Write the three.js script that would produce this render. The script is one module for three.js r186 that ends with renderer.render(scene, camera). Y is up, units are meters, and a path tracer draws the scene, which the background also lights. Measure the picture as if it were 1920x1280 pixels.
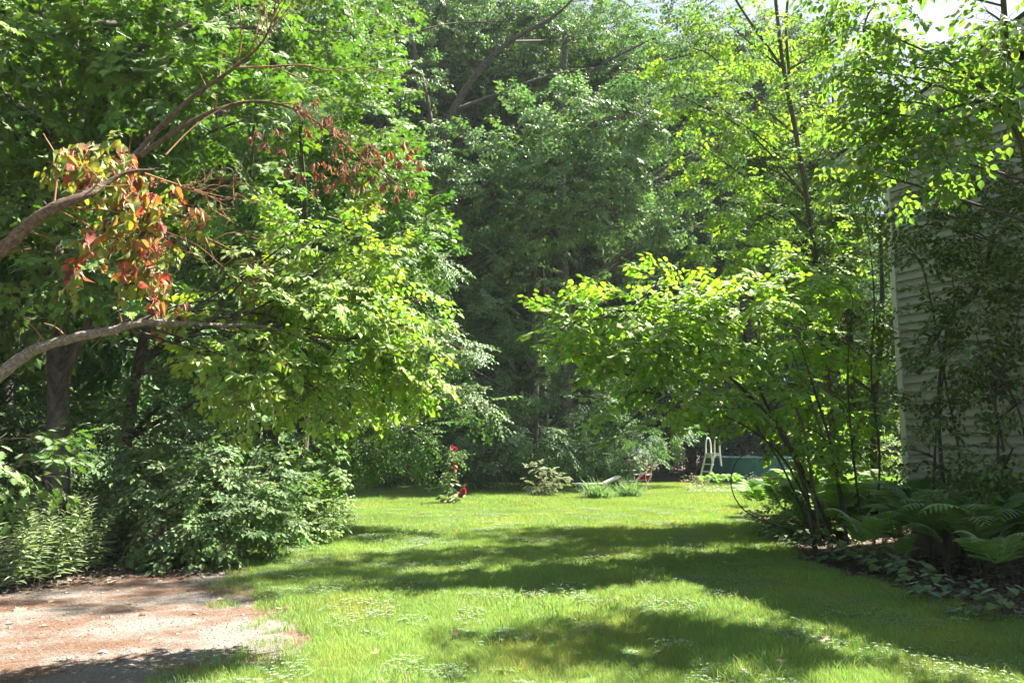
import * as THREE from 'three';
import { mergeGeometries } from 'three/addons/utils/BufferGeometryUtils.js';
import { createNoise2D, createNoise3D } from 'simplex-noise';

// ---------------------------------------------------------------- camera, sky, sun, exposure
const F = 1478, PITCH = Math.atan(205 / F), EYE = 1.6;           // focal length in photo pixels (1920 wide), upward tilt, eye height
const cp = Math.cos(PITCH), sp = Math.sin(PITCH);
const scene = new THREE.Scene();
const camera = new THREE.PerspectiveCamera(2 * Math.atan(640 / F) * 180 / Math.PI, 1.5, 0.05, 600);
camera.position.set(0, EYE, 0);
camera.lookAt(0, EYE + Math.tan(PITCH), -1);
const AZ = 50 * Math.PI / 180, EL = 52 * Math.PI / 180;
const SUN = new THREE.Vector3(Math.sin(AZ) * Math.cos(EL), Math.sin(EL), -Math.cos(AZ) * Math.cos(EL));
// hazy summer sky: pale towards the horizon, bluer overhead, a broad white glow round the sun
const skyData = new Float32Array(512 * 256 * 4);
for (let row = 0; row < 256; row++) for (let col = 0; col < 512; col++) {
  const up = ((row + 0.5) / 256 - 0.5) * Math.PI, round = ((col + 0.5) / 512 - 0.5) * 2 * Math.PI, y = Math.max(0, Math.sin(up));
  const c = Math.cos(round) * Math.cos(up) * SUN.x + Math.sin(up) * SUN.y + Math.sin(round) * Math.cos(up) * SUN.z, ang = Math.acos(Math.max(-1, Math.min(1, c)));
  const k = Math.pow(y, 0.5), glow = 0.7 * Math.exp(-ang / 0.22) + 0.09 * Math.exp(-ang / 0.7);
  [[0.12, 0.042], [0.136, 0.068], [0.148, 0.118]].forEach(([h, z], i) => { skyData[(row * 512 + col) * 4 + i] = h + (z - h) * k + glow * [1, 0.97, 0.92][i]; });
  skyData[(row * 512 + col) * 4 + 3] = 1;
}
const skyTex = new THREE.DataTexture(skyData, 512, 256, THREE.RGBAFormat, THREE.FloatType);
skyTex.mapping = THREE.EquirectangularReflectionMapping; skyTex.magFilter = THREE.LinearFilter; skyTex.needsUpdate = true;
scene.background = skyTex; scene.environment = skyTex;
const sun = new THREE.DirectionalLight(new THREE.Color(1, 0.93, 0.8), 5);
sun.name = 'sun'; sun.position.copy(SUN).multiplyScalar(120); sun.target.position.set(0, 0, -15);
sun.castShadow = true; sun.shadow.mapSize.set(4096, 4096);
Object.assign(sun.shadow.camera, { left: -60, right: 60, top: 60, bottom: -60, near: 1, far: 300 });
scene.add(sun, sun.target);
const renderer = new THREE.WebGLRenderer({ antialias: true });
renderer.shadowMap.enabled = true;
renderer.toneMapping = THREE.LinearToneMapping;
renderer.toneMappingExposure = 5.8;

// ---------------------------------------------------------------- helpers
const rngOf = (seed) => { let a = seed | 0; return () => { a = (a + 0x6d2b79f5) | 0; let t = Math.imul(a ^ (a >>> 15), 1 | a); t = (t + Math.imul(t ^ (t >>> 7), 61 | t)) ^ t; return ((t ^ (t >>> 14)) >>> 0) / 4294967296; }; };
let rnd = rngOf(7);
const rr = (a, b) => a + (b - a) * rnd(), pick = (a) => a[Math.floor(rnd() * a.length)];
const noise3 = createNoise3D(rngOf(11)), noise2 = createNoise2D(rngOf(12));
const V = (x, y, z) => new THREE.Vector3(x, y, z);
const UP = V(0, 1, 0);
// photo pixel -> point at depth d (metres along the ground away from the camera), or on the ground
const P = (px, py, d) => { const x = (px - 960) / F, y = (640 - py) / F, k = d / (cp - y * sp); return V(x * k, EYE + (y * cp + sp) * k, -d); };
const onGround = (px, py) => { const x = (px - 960) / F, y = (640 - py) / F, t = -EYE / (y * cp + sp); return V(x * t, 0, -(cp - y * sp) * t); };
const used = new Map();
const numbered = (n) => { const k = used.get(n) ?? 0; used.set(n, k + 1); return k ? n + '_' + String(k).padStart(3, '0') : n; };
function tag(o, label, category, group, kind) {
  if (label) o.userData.label = label; if (category) o.userData.category = category;
  if (group) o.userData.group = group; if (kind) o.userData.kind = kind; return o;
}
function thing(name, label, category, pos, group) {
  const o = new THREE.Group(); o.name = numbered(name); o.position.copy(pos); scene.add(o);
  return tag(o, label, category, group);
}
function shadow(o) { o.castShadow = o.receiveShadow = true; return o; }
function part(name, geo, mat, parent, kind) {
  const m = shadow(new THREE.Mesh(geo, mat)); m.name = name; parent.add(m); if (kind) m.userData.kind = kind; return m;
}
function copyOf(src, label, pos, turn = 0, s = 1) {
  const c = src.clone(); c.name = numbered(src.name.replace(/_\d{3}$/, '')); c.userData = { ...src.userData };
  if (label) c.userData.label = label;
  c.position.copy(pos); c.rotation.y = turn; c.scale.setScalar(s); scene.add(c); return c;
}
// triangle collector
class Geo {
  constructor() { this.p = []; this.c = []; this.u = []; }
  tri(a, b, c, col, uv) { this.p.push(a.x, a.y, a.z, b.x, b.y, b.z, c.x, c.y, c.z); for (let i = 0; i < 3; i++) this.c.push(col[0], col[1], col[2]); if (uv) this.u.push(...uv); else this.u.push(a.x, a.z, b.x, b.z, c.x, c.z); }
  quad(a, b, c, d, col) { this.tri(a, b, c, col); this.tri(a, c, d, col); }
  build() {
    const g = new THREE.BufferGeometry();
    g.setAttribute('position', new THREE.Float32BufferAttribute(this.p, 3));
    g.setAttribute('color', new THREE.Float32BufferAttribute(this.c, 3));
    g.setAttribute('uv', new THREE.Float32BufferAttribute(this.u, 2));
    g.computeVertexNormals(); return g;
  }
}
// tapered tube through points, uv in metres
function tube(pts, r0, r1, sides = 6, wob = 0, fr = 3) {
  const curve = pts.length > 2 ? new THREE.CatmullRomCurve3(pts, false, 'centripetal') : new THREE.LineCurve3(pts[0], pts[1]);
  const L = Math.max(curve.getLength(), 1e-3), n = Math.max(pts.length > 2 ? 3 : 1, Math.min(90, Math.round(pts.length * (fr > 3 ? 7 : 3))));
  const pos = [], nor = [], uv = [], idx = [], col = [];
  let side = V(0.31, 0.2, 0.93);
  const radii = Array.isArray(r0) ? (t) => { const k = t * (r0.length - 1), i = Math.min(r0.length - 2, Math.floor(k)); return r0[i] + (r0[i + 1] - r0[i]) * (k - i); } : (t) => r0 + (r1 - r0) * Math.pow(t, 0.85);
  for (let i = 0; i <= n; i++) {
    const t = i / n, p = curve.getPoint(t), T = curve.getTangent(t);
    const a = side.clone().addScaledVector(T, -side.dot(T)).normalize(); side = a;
    const b = T.clone().cross(a);
    for (let k = 0; k <= sides; k++) {
      const an = k / sides * Math.PI * 2, q = a.clone().multiplyScalar(Math.cos(an)).addScaledVector(b, Math.sin(an));
      const r = radii(t) * (1 + (wob ? wob * noise3(p.x * fr + q.x, p.y * fr + q.y, p.z * fr + q.z) : 0));
      pos.push(p.x + q.x * r, p.y + q.y * r, p.z + q.z * r); nor.push(q.x, q.y, q.z); uv.push(k / sides * 0.5, t * L); col.push(1, 1, 1);
      if (i < n && k < sides) { const o = i * (sides + 1) + k; idx.push(o, o + 1, o + sides + 1, o + 1, o + sides + 2, o + sides + 1); }
    }
  }
  const g = new THREE.BufferGeometry();
  g.setAttribute('position', new THREE.Float32BufferAttribute(pos, 3)); g.setAttribute('normal', new THREE.Float32BufferAttribute(nor, 3));
  g.setAttribute('uv', new THREE.Float32BufferAttribute(uv, 2)); g.setIndex(idx);
  return g;
}
const merged = (list) => mergeGeometries(list.map((g) => (g.index ? g.toNonIndexed() : g)));
// textures
function noiseTexture(size, fn, srgb = false) {
  const d = new Uint8Array(size * size * 4);
  for (let y = 0; y < size; y++) for (let x = 0; x < size; x++) { const c = fn(x / size, y / size), o = (y * size + x) * 4; for (let k = 0; k < 3; k++) d[o + k] = Math.max(0, Math.min(255, (Array.isArray(c) ? c[k] : c) * 255)); d[o + 3] = 255; }
  const t = new THREE.DataTexture(d, size, size); t.wrapS = t.wrapT = THREE.RepeatWrapping; t.magFilter = THREE.LinearFilter; t.minFilter = THREE.LinearMipmapLinearFilter;
  if (srgb) t.colorSpace = THREE.SRGBColorSpace; t.needsUpdate = true; return t;
}
const loop = (u, v, f, s = 0) => noise3(Math.cos(u * 6.2832) * f + s, Math.sin(u * 6.2832) * f + Math.cos(v * 6.2832) * f, Math.sin(v * 6.2832) * f);   // tiles
const lin = (r, g, b) => new THREE.Color().setRGB(r, g, b);

// ---------------------------------------------------------------- materials
const leafMat = (gloss = 0.5, rough = 0.32, through = 0.42) => new THREE.MeshPhysicalMaterial({ color: 0xffffff, vertexColors: true, roughness: 1, transmission: through, thickness: 0, clearcoat: gloss, clearcoatRoughness: rough, side: THREE.DoubleSide });
const M = {
  oak: leafMat(0.5, 0.35, 0.42), glossy: leafMat(0.4, 0.3, 0.42), soft: leafMat(0.25, 0.4, 0.48), thin: leafMat(0.25, 0.35, 0.55), dull: leafMat(0.1, 0.5, 0.35), grass: leafMat(0.15, 0.4, 0.45), far: leafMat(0.12, 0.4, 0.45),
};
const barkTex = noiseTexture(256, (u, v) => 0.5 + 0.3 * loop(u, v, 1.2, 3) + 0.25 * noise3(Math.cos(u * 6.283) * 4, Math.sin(u * 6.283) * 4, v * 3) + 0.15 * (rnd() - 0.5));
barkTex.repeat.set(2, 1.2);
const barkCol = (c1, c2) => noiseTexture(256, (u, v) => { const k = Math.min(1, Math.max(0, 0.5 + 0.5 * loop(u, v, 1.1, 1) + 0.35 * loop(u, v, 4, 7) + 0.2 * (rnd() - 0.5))); return c1.map((a, i) => a + (c2[i] - a) * k); });
const bark = (c1, c2, bump = 0.012) => { const m = barkCol(c1, c2); m.repeat.set(2, 0.7); return new THREE.MeshStandardMaterial({ map: m, bumpMap: barkTex, bumpScale: bump, roughness: 0.95 }); };
M.bark = bark([0.05, 0.042, 0.034], [0.13, 0.11, 0.09]);
M.barkGrey = bark([0.06, 0.055, 0.05], [0.15, 0.135, 0.12]);
M.barkPale = bark([0.13, 0.11, 0.085], [0.32, 0.28, 0.22], 0.012); M.barkPale.map.repeat.set(3, 4); M.barkLimb = bark([0.09, 0.06, 0.042], [0.24, 0.17, 0.12], 0.012); M.barkLimb.map.repeat.set(3, 4);
M.twig = bark([0.12, 0.075, 0.045], [0.2, 0.13, 0.08], 0.002);
M.twigOrange = bark([0.2, 0.11, 0.05], [0.3, 0.18, 0.09], 0.002);

// ---------------------------------------------------------------- leaf templates: base at the origin, +z to the tip, x across, +y the upper face; lists of triangles
function stripLeaf(widths, fold = 0.25, droop = 0.25, wave = 0) {
  const n = widths.length - 1, t = [];
  const mid = (i) => V(0, -droop * (i / n) ** 2, i / n), ed = (i, s) => V(s * widths[i], mid(i).y + fold * widths[i] + wave * Math.sin(i * 2.4 + s), i / n - (widths[i] > 0 && i < n ? 0.02 : 0));
  for (let i = 0; i < n; i++) for (const s of [-1, 1]) {
    const a = mid(i), b = mid(i + 1), c = ed(i + 1, s), d = ed(i, s);
    const put = (x, y, z) => t.push(s > 0 ? [x, z, y] : [x, y, z]);
    if (widths[i] > 1e-4) put(a, c, d);
    if (widths[i + 1] > 1e-4) put(a, b, c);
  }
  return t;
}
function fanLeaf(poly, cz, curl = 0.2) {                            // poly: [x, z] for the half outline from base to tip, mirrored
  const full = [...poly, ...poly.slice(0, -1).reverse().map(([x, z]) => [-x, z])];
  const bend = ([x, z]) => V(x, -curl * ((z - cz) ** 2 + x * x * 0.8) + 0.12 * Math.abs(x), z), c = V(0, 0, cz), t = [];
  for (let i = 0; i < full.length; i++) { const a = bend(full[i]), b = bend(full[(i + 1) % full.length]); t.push([c, a, b]); }
  return t;
}
const LEAF = {
  ovate: stripLeaf([0, 0.2, 0.31, 0.3, 0.2, 0.07, 0], 0.3, 0.22),
  ovateDroop: stripLeaf([0, 0.23, 0.35, 0.34, 0.2, 0.06, 0], 0.25, 0.25),
  oval: stripLeaf([0, 0.22, 0.3, 0.2, 0], 0.2, 0.15),
  diamond: stripLeaf([0, 0.3, 0], 0.25, 0.1),
  far: stripLeaf([0, 0.34, 0.22, 0], 0.22, 0.18),
  lance: stripLeaf([0, 0.1, 0.1, 0.06, 0], 0.3, 0.45),
  sword: stripLeaf([0.024, 0.03, 0.026, 0.018, 0], 0.3, -0.3),
  oak: stripLeaf([0, 0.1, 0.2, 0.1, 0.33, 0.13, 0.37, 0.12, 0.24, 0.05, 0], 0.15, 0.2),
  maple: fanLeaf([[0, 0.06], [0.2, -0.02], [0.2, 0.1], [0.42, 0.1], [0.3, 0.24], [0.55, 0.42], [0.36, 0.44], [0.38, 0.58], [0.18, 0.52], [0.2, 0.76], [0.1, 0.74], [0, 1]], 0.3, 0.3),
  mapleFar: fanLeaf([[0, 0], [0.4, 0.08], [0.26, 0.24], [0.52, 0.45], [0.2, 0.52], [0, 1]], 0.3, 0.3),
  grape: fanLeaf([[0, 0.1], [0.18, -0.02], [0.4, 0.06], [0.46, 0.26], [0.42, 0.4], [0.46, 0.52], [0.3, 0.66], [0.24, 0.64], [0.12, 0.86], [0, 0.95]], 0.35, 0.28),
  heart: fanLeaf([[0, 0.1], [0.16, 0], [0.36, 0.08], [0.42, 0.3], [0.32, 0.58], [0.15, 0.82], [0, 1]], 0.35, 0.22),
};
const _q = new THREE.Quaternion(), _m = new THREE.Matrix4();
function frame(dir, up, roll = 0) {                                // +z along dir, +y near up
  const z = dir.clone().normalize(), x = up.clone().cross(z); if (x.lengthSq() < 1e-6) x.set(1, 0, 0); x.normalize();
  const y = z.clone().cross(x); _m.makeBasis(x, y, z); const q = new THREE.Quaternion().setFromRotationMatrix(_m);
  if (roll) q.multiply(_q.setFromAxisAngle(V(0, 0, 1), roll)); return q;
}
function addLeaf(G, tmpl, at, q, s, col) {
  const map = (v) => v.clone().multiplyScalar(s).applyQuaternion(q).add(at);
  for (const [a, b, c] of tmpl) G.tri(map(a), map(b), map(c), col);
}
function addTwig(G, a, b, r, col) {
  const d = b.clone().sub(a), x = V(d.y, d.z, -d.x).cross(d).normalize().multiplyScalar(r), y = x.clone().cross(d).normalize().multiplyScalar(r);
  const k = [x, x.clone().multiplyScalar(-0.5).addScaledVector(y, 0.87), x.clone().multiplyScalar(-0.5).addScaledVector(y, -0.87)];
  for (let i = 0; i < 3; i++) G.quad(a.clone().add(k[i]), a.clone().add(k[(i + 1) % 3]), b.clone().addScaledVector(k[(i + 1) % 3], 0.5), b.clone().addScaledVector(k[i], 0.5), col);
}
const vary = (c, v = 0.18, warm = 0.12) => { const k = 1 + rr(-v, v), w = rr(-warm, warm); return [c[0] * k * (1 + w * 1.6), c[1] * k, c[2] * k * (1 - w)]; };
// a leafy twig with side twigs: main axis +z
function sprayGeo(o) {
  const { leaf, size, len = 0.5, sides = 3, per = 5, droop = 0.25, flat = 0.5, hang = 0.4, col, twig = [0.07, 0.05, 0.03], tr = 0.003, v = 0.18, warm = 0.12, opp = false } = o;
  const G = new Geo(), axis = (t) => V(Math.sin(t * 3) * 0.03 * len, -droop * len * t * t, t * len);
  const runs = [];
  runs.push([0.12, V(0, 0, 0), null]);
  let prev = axis(0); for (let i = 1; i <= 3; i++) { const p = axis(i / 3); addTwig(G, prev, p, tr * (1.2 - i * 0.25), twig); prev = p; }
  const line = (start, dir, L, n) => {
    const end = start.clone().addScaledVector(dir, L); end.y -= droop * L * 0.5;
    addTwig(G, start, end, tr * 0.7, twig);
    for (let i = 0; i < n; i++) {
      const t = (i + 0.6) / n, at = start.clone().lerp(end, t), s = opp ? (i & 1 ? 1 : -1) : (i % 2 ? 1 : -1);
      const a = i === n - 1 ? rr(-0.3, 0.3) : s * rr(0.6, 1.15);
      const d = dir.clone().applyAxisAngle(UP, a); d.y = d.y * 0.5 - hang * rr(0.3, 1.3); d.normalize();
      const up = V(rr(-1, 1) * (1 - flat), 1, rr(-1, 1) * (1 - flat)), S = size * rr(0.7, 1.15);
      at.addScaledVector(d, size * 0.15);
      addLeaf(G, leaf, at, frame(d, up, rr(-0.5, 0.5) * (1.2 - flat)), S, vary(col, v, warm));
    }
  };
  for (let k = 0; k < sides; k++) {
    const t = 0.15 + 0.7 * (k + rr(0, 0.6)) / sides, s = k % 2 ? 1 : -1;
    line(axis(t), V(s * rr(0.5, 1), rr(-0.25, 0.3) * (1.3 - flat), rr(0.5, 1)).normalize(), len * rr(0.35, 0.6) * (1.1 - 0.5 * t), per);
  }
  line(axis(0.55), V(rr(-0.1, 0.1), -droop * 0.5, 1).normalize(), len * 0.5, per + 1);
  return G.build();
}
const sprays = (seed, n, o) => { rnd = rngOf(seed); return Array.from({ length: n }, () => sprayGeo(o)); };
// instanced sprays: list of {p, q, s, c}
function scatter(name, geos, mat, list, parent, kind = 'stuff') {
  geos.forEach((g, k) => {
    const mine = list.filter((_, i) => i % geos.length === k); if (!mine.length) return;
    const im = new THREE.InstancedMesh(g, mat, mine.length), m = new THREE.Matrix4(), s = V(1, 1, 1), c = new THREE.Color();
    mine.forEach((e, i) => { m.compose(e.p, e.q, s.setScalar(e.s)); im.setMatrixAt(i, m); im.setColorAt(i, c.setRGB(...e.c)); });
    shadow(im); im.name = name; if (kind) im.userData.kind = kind; parent.add(im);
  });
}
const tint = (v = 0.15, w = 0.1) => { const k = 1 + rr(-v, v), y = rr(-w, w); return [k * (1 + y * 1.5), k * (1 + y * 0.3), k * (1 - y)]; };
// sprays filling an ellipsoid, denser towards the outside, in clumps
function fillBlob(list, c, r, n, o = {}) {
  const { inner = 0.4, freq = 1.1, gap = -0.25, out = 0.9, droop = 0.15, smin = 0.8, smax = 1.2, tv = 0.15, tw = 0.1, flatUp = 0.6 } = o;
  let tries = 0, made = 0;
  while (made < n && tries++ < n * 6) {
    const d = V(rr(-1, 1), rr(-1, 1), rr(-1, 1)); if (d.lengthSq() > 1 || d.lengthSq() < 0.01) continue;
    d.normalize(); const k = inner + (1 - inner) * Math.sqrt(rnd());
    const p = V(c.x + d.x * r.x * k, c.y + d.y * r.y * k, c.z + d.z * r.z * k);
    if (p.y < 0.15) continue;
    if (noise3(p.x * freq, p.y * freq, p.z * freq) < gap) continue;
    const dir = V(d.x * out + rr(-0.6, 0.6), d.y * out * 0.7 + rr(-0.35, 0.35) - droop, d.z * out + rr(-0.6, 0.6));
    list.push({ p, q: frame(dir, V(rr(-1, 1) * (1 - flatUp), 1, rr(-1, 1) * (1 - flatUp)), rr(-0.4, 0.4)), s: rr(smin, smax), c: tint(tv, tw) }); made++;
  }
}
const singleLeaf = (seed, tmpl, col, n) => { rnd = rngOf(seed); return Array.from({ length: n }, () => { const G = new Geo(); addLeaf(G, tmpl, V(0, 0, 0), new THREE.Quaternion(), 1, vary(col, 0.2, 0.12)); return G.build(); }); };
// a tree: trunk given by points and radii, limbs to each ball of foliage
function tree(o) {
  const { name, label, cat = 'tree', group, trunk, radii, balls, geos, mat, barkMat = M.bark, fill = {}, per = 60, forks = 7, forkR = 0.012 } = o;
  rnd = rngOf(o.seed ?? 1);
  const base = trunk[0].clone(); base.y = Math.min(base.y, 0);
  const g = thing(name, label, cat, base, group), loc = (p) => p.clone().sub(base);
  part('trunk', tube(trunk.map(loc), radii, null, 9, 0.12), barkMat, g);
  for (const st of o.stems ?? []) part('stem', tube(st.pts.map(loc), st.r, null, 6, 0.1), st.mat ?? barkMat, g);
  const line = new THREE.CatmullRomCurve3(trunk), list = [];
  const rootsAll = [[line, radii]]; for (const st of o.stems ?? []) if (st.carry) rootsAll.push([new THREE.CatmullRomCurve3(st.pts), st.r]);
  for (const b of balls) {
    const { c, r } = b, n = b.n ?? per;
    if (!b.bare) {
      let best = null;
      for (const [cu, ra] of rootsAll) for (let i = 2; i <= 24; i++) {
        const t = i / 24, p = cu.getPoint(t), h = Math.hypot(p.x - c.x, p.z - c.z), e = Math.abs(c.y - p.y - 0.45 * h) + h * 0.35;
        if (!best || e < best.e) best = { e, p, t, ra };
      }
      const a = best.p, i = Math.min(best.ra.length - 1, Math.round(best.t * (best.ra.length - 1))), R = Math.max(0.012, best.ra[i] * 0.5), L = a.distanceTo(c);
      const mid = a.clone().lerp(c, 0.5).add(V(rr(-0.08, 0.08) * L, rr(0.0, 0.1) * L, rr(-0.08, 0.08) * L));
      const gs = [tube([a, mid, c].map(loc), R, Math.min(R, forkR * 1.6), 6, 0.1)];
      for (let k = 0; k < forks; k++) {
        const e = c.clone().add(V(rr(-1, 1) * r.x, rr(-0.7, 1) * r.y, rr(-1, 1) * r.z).multiplyScalar(0.8)), f = mid.clone().lerp(c, rr(0.1, 1));
        gs.push(tube([f, f.clone().lerp(e, 0.5).add(V(rr(-0.1, 0.1), rr(-0.05, 0.15), rr(-0.1, 0.1)).multiplyScalar(r.x)), e].map(loc), forkR, forkR * 0.25, 4));
      }
      part('limb', merged(gs), o.limbMat ?? barkMat, g);
    }
    const from = list.length;
    fillBlob(list, c, r, n, { ...fill, ...(b.fill ?? {}) });
    if (o.crownTint) for (let k = from; k < list.length; k++) list[k].c = list[k].c.map((x, i) => x * o.crownTint[i]);
    if (b.tint) for (let k = from; k < list.length; k++) list[k].c = list[k].c.map((x, i) => x * b.tint[i]);
  }
  for (const e of list) e.p.sub(base);
  scatter('foliage', geos, mat, list, g);
  if (o.solo) for (let i = 0; i < o.solo.n; i++) {                  // large single leaves at the outside of the crown
    const b = pick(balls.slice(0, o.solo.of ?? balls.length)), d = V(rr(-1, 1), rr(-0.6, 1), rr(-0.4, 1)).normalize(), m = part('leaf', pick(o.solo.geos), mat, g);
    m.position.copy(loc(V(b.c.x + d.x * b.r.x, b.c.y + d.y * b.r.y, b.c.z + d.z * b.r.z)));
    m.quaternion.copy(frame(V(d.x + rr(-0.7, 0.7), -rr(0.1, 0.9), d.z + rr(-0.7, 0.7)), V(rr(-0.5, 0.5), 1, rr(-0.5, 0.5)), rr(-0.4, 0.4))); m.scale.setScalar(o.solo.size * rr(0.75, 1.2));
  }
  return g;
}
// a ball from a photo pixel, depth and pixel radii
const ball = (px, py, d, rpx, n, ry = 1, rz = 1.1, extra = {}) => { const r = rpx * d / F; return { c: P(px, py, d), r: V(r, r * ry, r * rz), n, ...extra }; };
// ---------------------------------------------------------------- ground
const soilTex = noiseTexture(512, (u, v) => { const k = 0.5 + 0.35 * loop(u, v, 2, 1) + 0.25 * loop(u, v, 9, 2), g = rnd(); return [0.03 + 0.03 * k + 0.03 * g, 0.023 + 0.02 * k + 0.02 * g, 0.015 + 0.012 * k + 0.012 * g]; });
soilTex.repeat.set(0.4, 0.4);
const soilBump = noiseTexture(512, (u, v) => 0.5 + 0.2 * loop(u, v, 6, 4) + 0.5 * (rnd() - 0.5)); soilBump.repeat.set(0.4, 0.4);
const soil = new THREE.MeshStandardMaterial({ map: soilTex, bumpMap: soilBump, bumpScale: 0.02, roughness: 1 });
function sheet(name, pts, y, mat, uvs = 1) {
  const s = new THREE.Shape(pts.map((p) => new THREE.Vector2(p.x, -p.z))), g = new THREE.ShapeGeometry(s).rotateX(-Math.PI / 2);
  g.translate(0, y, 0); const p = g.attributes.position, uv = g.attributes.uv;
  for (let i = 0; i < p.count; i++) uv.setXY(i, p.getX(i) * uvs, p.getZ(i) * uvs);
  const m = part(name, g, mat, scene); m.userData.kind = 'structure'; return m;
}
sheet('ground', [V(-300, 0, 200), V(300, 0, 200), V(300, 0, -400), V(-300, 0, -400)], 0, soil);
const turfTex = noiseTexture(512, (u, v) => { const k = Math.min(1, Math.max(0, 0.5 + 0.4 * loop(u, v, 1.5, 1) + 0.3 * loop(u, v, 7, 2))), g = rnd() * 0.5 + 0.5; return [(0.09 + 0.05 * (1 - k)) * g, (0.15 + 0.06 * k) * g, 0.03 * g]; });
turfTex.repeat.set(0.35, 0.35);
const turf = new THREE.MeshStandardMaterial({ map: turfTex, bumpMap: soilBump, bumpScale: 0.02, roughness: 1 });
const driveEdge = [[380, 1290], [420, 1268], [520, 1252], [575, 1235], [592, 1205], [560, 1165], [500, 1125], [468, 1095], [462, 1062], [478, 1040]].map(([x, y]) => onGround(x, y));
const lawnPts = [V(1.5, 0, 3), V(-2.3, 0, -4.6), ...driveEdge, ...[[560, 1012], [620, 985]].map(([x, y]) => onGround(x, y)), V(-5.2, 0, -20), V(-8.5, 0, -29), V(-9, 0, -37), V(-2, 0, -39.5), V(5, 0, -39.5), V(12, 0, -40), V(16, 0, -36), V(13, 0, -24), V(8.5, 0, -17.5),
  ...[[1385, 962], [1420, 995], [1490, 1048], [1600, 1088], [1750, 1128], [1920, 1172]].map(([x, y]) => onGround(x, y)), V(6.5, 0, -4), V(6, 0, 3)];
sheet('lawn', lawnPts, 0.006, turf);
const inside = (x, z, poly) => { let c = false; for (let i = 0, j = poly.length - 1; i < poly.length; j = i++) { const a = poly[i], b = poly[j]; if ((a.z > z) !== (b.z > z) && x < (b.x - a.x) * (z - a.z) / (b.z - a.z) + a.x) c = !c; } return c; };
// driveway of packed gravel under pine needles
const needleCover = (x, z) => 0.5 * noise2(x * 0.55 + 3, z * 0.8) + 0.35 * noise2(x * 1.7, z * 2.4) + 0.2 * noise2(x * 5, z * 6);
rnd = rngOf(5);
const DW = 9, driveTex = noiseTexture(1024, (u, v) => {
  const x = u * DW - DW, z = v * DW - 12.6, k = THREE.MathUtils.smoothstep(needleCover(x, z) + (x < -4 ? 0.25 : 0) + 0.25 * (rnd() - 0.5), 0.0, 0.5), g = 0.75 + 0.5 * rnd();
  const a = [0.152, 0.139, 0.128], b = [0.128, 0.078, 0.058]; return a.map((q, i) => (q + (b[i] - q) * k) * g);
});
const gravelBump = noiseTexture(512, (u, v) => 0.5 + 0.25 * loop(u, v, 14, 4) + 0.6 * (rnd() - 0.5)); gravelBump.repeat.set(5, 5);
const drivePts = [V(-2.3, 0, -4.6), V(-1.4, 0, -2), V(-9, 0, -2), V(-9, 0, -11), ...[[60, 1050], [300, 1030], [480, 1028]].map(([x, y]) => onGround(x, y)), ...[...driveEdge].reverse()];
{
  const m = sheet('driveway', drivePts, 0.004, new THREE.MeshStandardMaterial({ map: driveTex, bumpMap: gravelBump, bumpScale: 0.012, roughness: 1 }));
  const p = m.geometry.attributes.position, uv = m.geometry.attributes.uv; for (let i = 0; i < p.count; i++) uv.setXY(i, (p.getX(i) + DW) / DW, (p.getZ(i) + 12.6) / DW);
}
// grass: patches of separate blades
function grassPatch(size, n, w, h0, h1, seg) {
  const G = new Geo();
  for (let i = 0; i < n; i++) {
    const x = rr(-size, size), z = rr(-size, size), h = rr(h0, h1) * (rnd() < 0.06 ? 1.5 : 1), a = rr(0, 6.283), lean = rr(0.1, 0.9) * h, b = rr(0, 6.283), ww = w * rr(0.7, 1.3);
    const s = V(Math.cos(a) * ww, 0, Math.sin(a) * ww), L = V(Math.cos(b) * lean, 0, Math.sin(b) * lean), c = vary(rnd() < 0.1 ? [0.32, 0.29, 0.1] : [0.225, 0.37, 0.055], 0.25, 0.15);
    const p0 = V(x, -0.005, z), p1 = V(x, h * 0.6, z).addScaledVector(L, 0.35), p2 = V(x, h, z).add(L);
    if (seg > 1) { G.quad(p0.clone().sub(s), p0.clone().add(s), p1.clone().addScaledVector(s, 0.8), p1.clone().addScaledVector(s, -0.8), c); G.tri(p1.clone().addScaledVector(s, -0.8), p1.clone().addScaledVector(s, 0.8), p2, c); } else G.tri(p0.clone().sub(s), p0.clone().add(s), p2, c);
  }
  return G.build();
}
function cloverPatch() {
  const G = new Geo();
  for (let i = 0; i < 26; i++) {
    const c = V(rr(-0.13, 0.13), rr(0.025, 0.06), rr(-0.13, 0.13)), a = rr(0, 6.28), col = vary([0.11, 0.2, 0.05], 0.2);
    for (let k = 0; k < 3; k++) addLeaf(G, LEAF.oval, c, frame(V(Math.cos(a + k * 2.1), 0.15, Math.sin(a + k * 2.1)), UP), rr(0.014, 0.024), col);
    addTwig(G, V(c.x, 0, c.z), c, 0.001, [0.1, 0.15, 0.05]);
  }
  return G.build();
}
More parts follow.
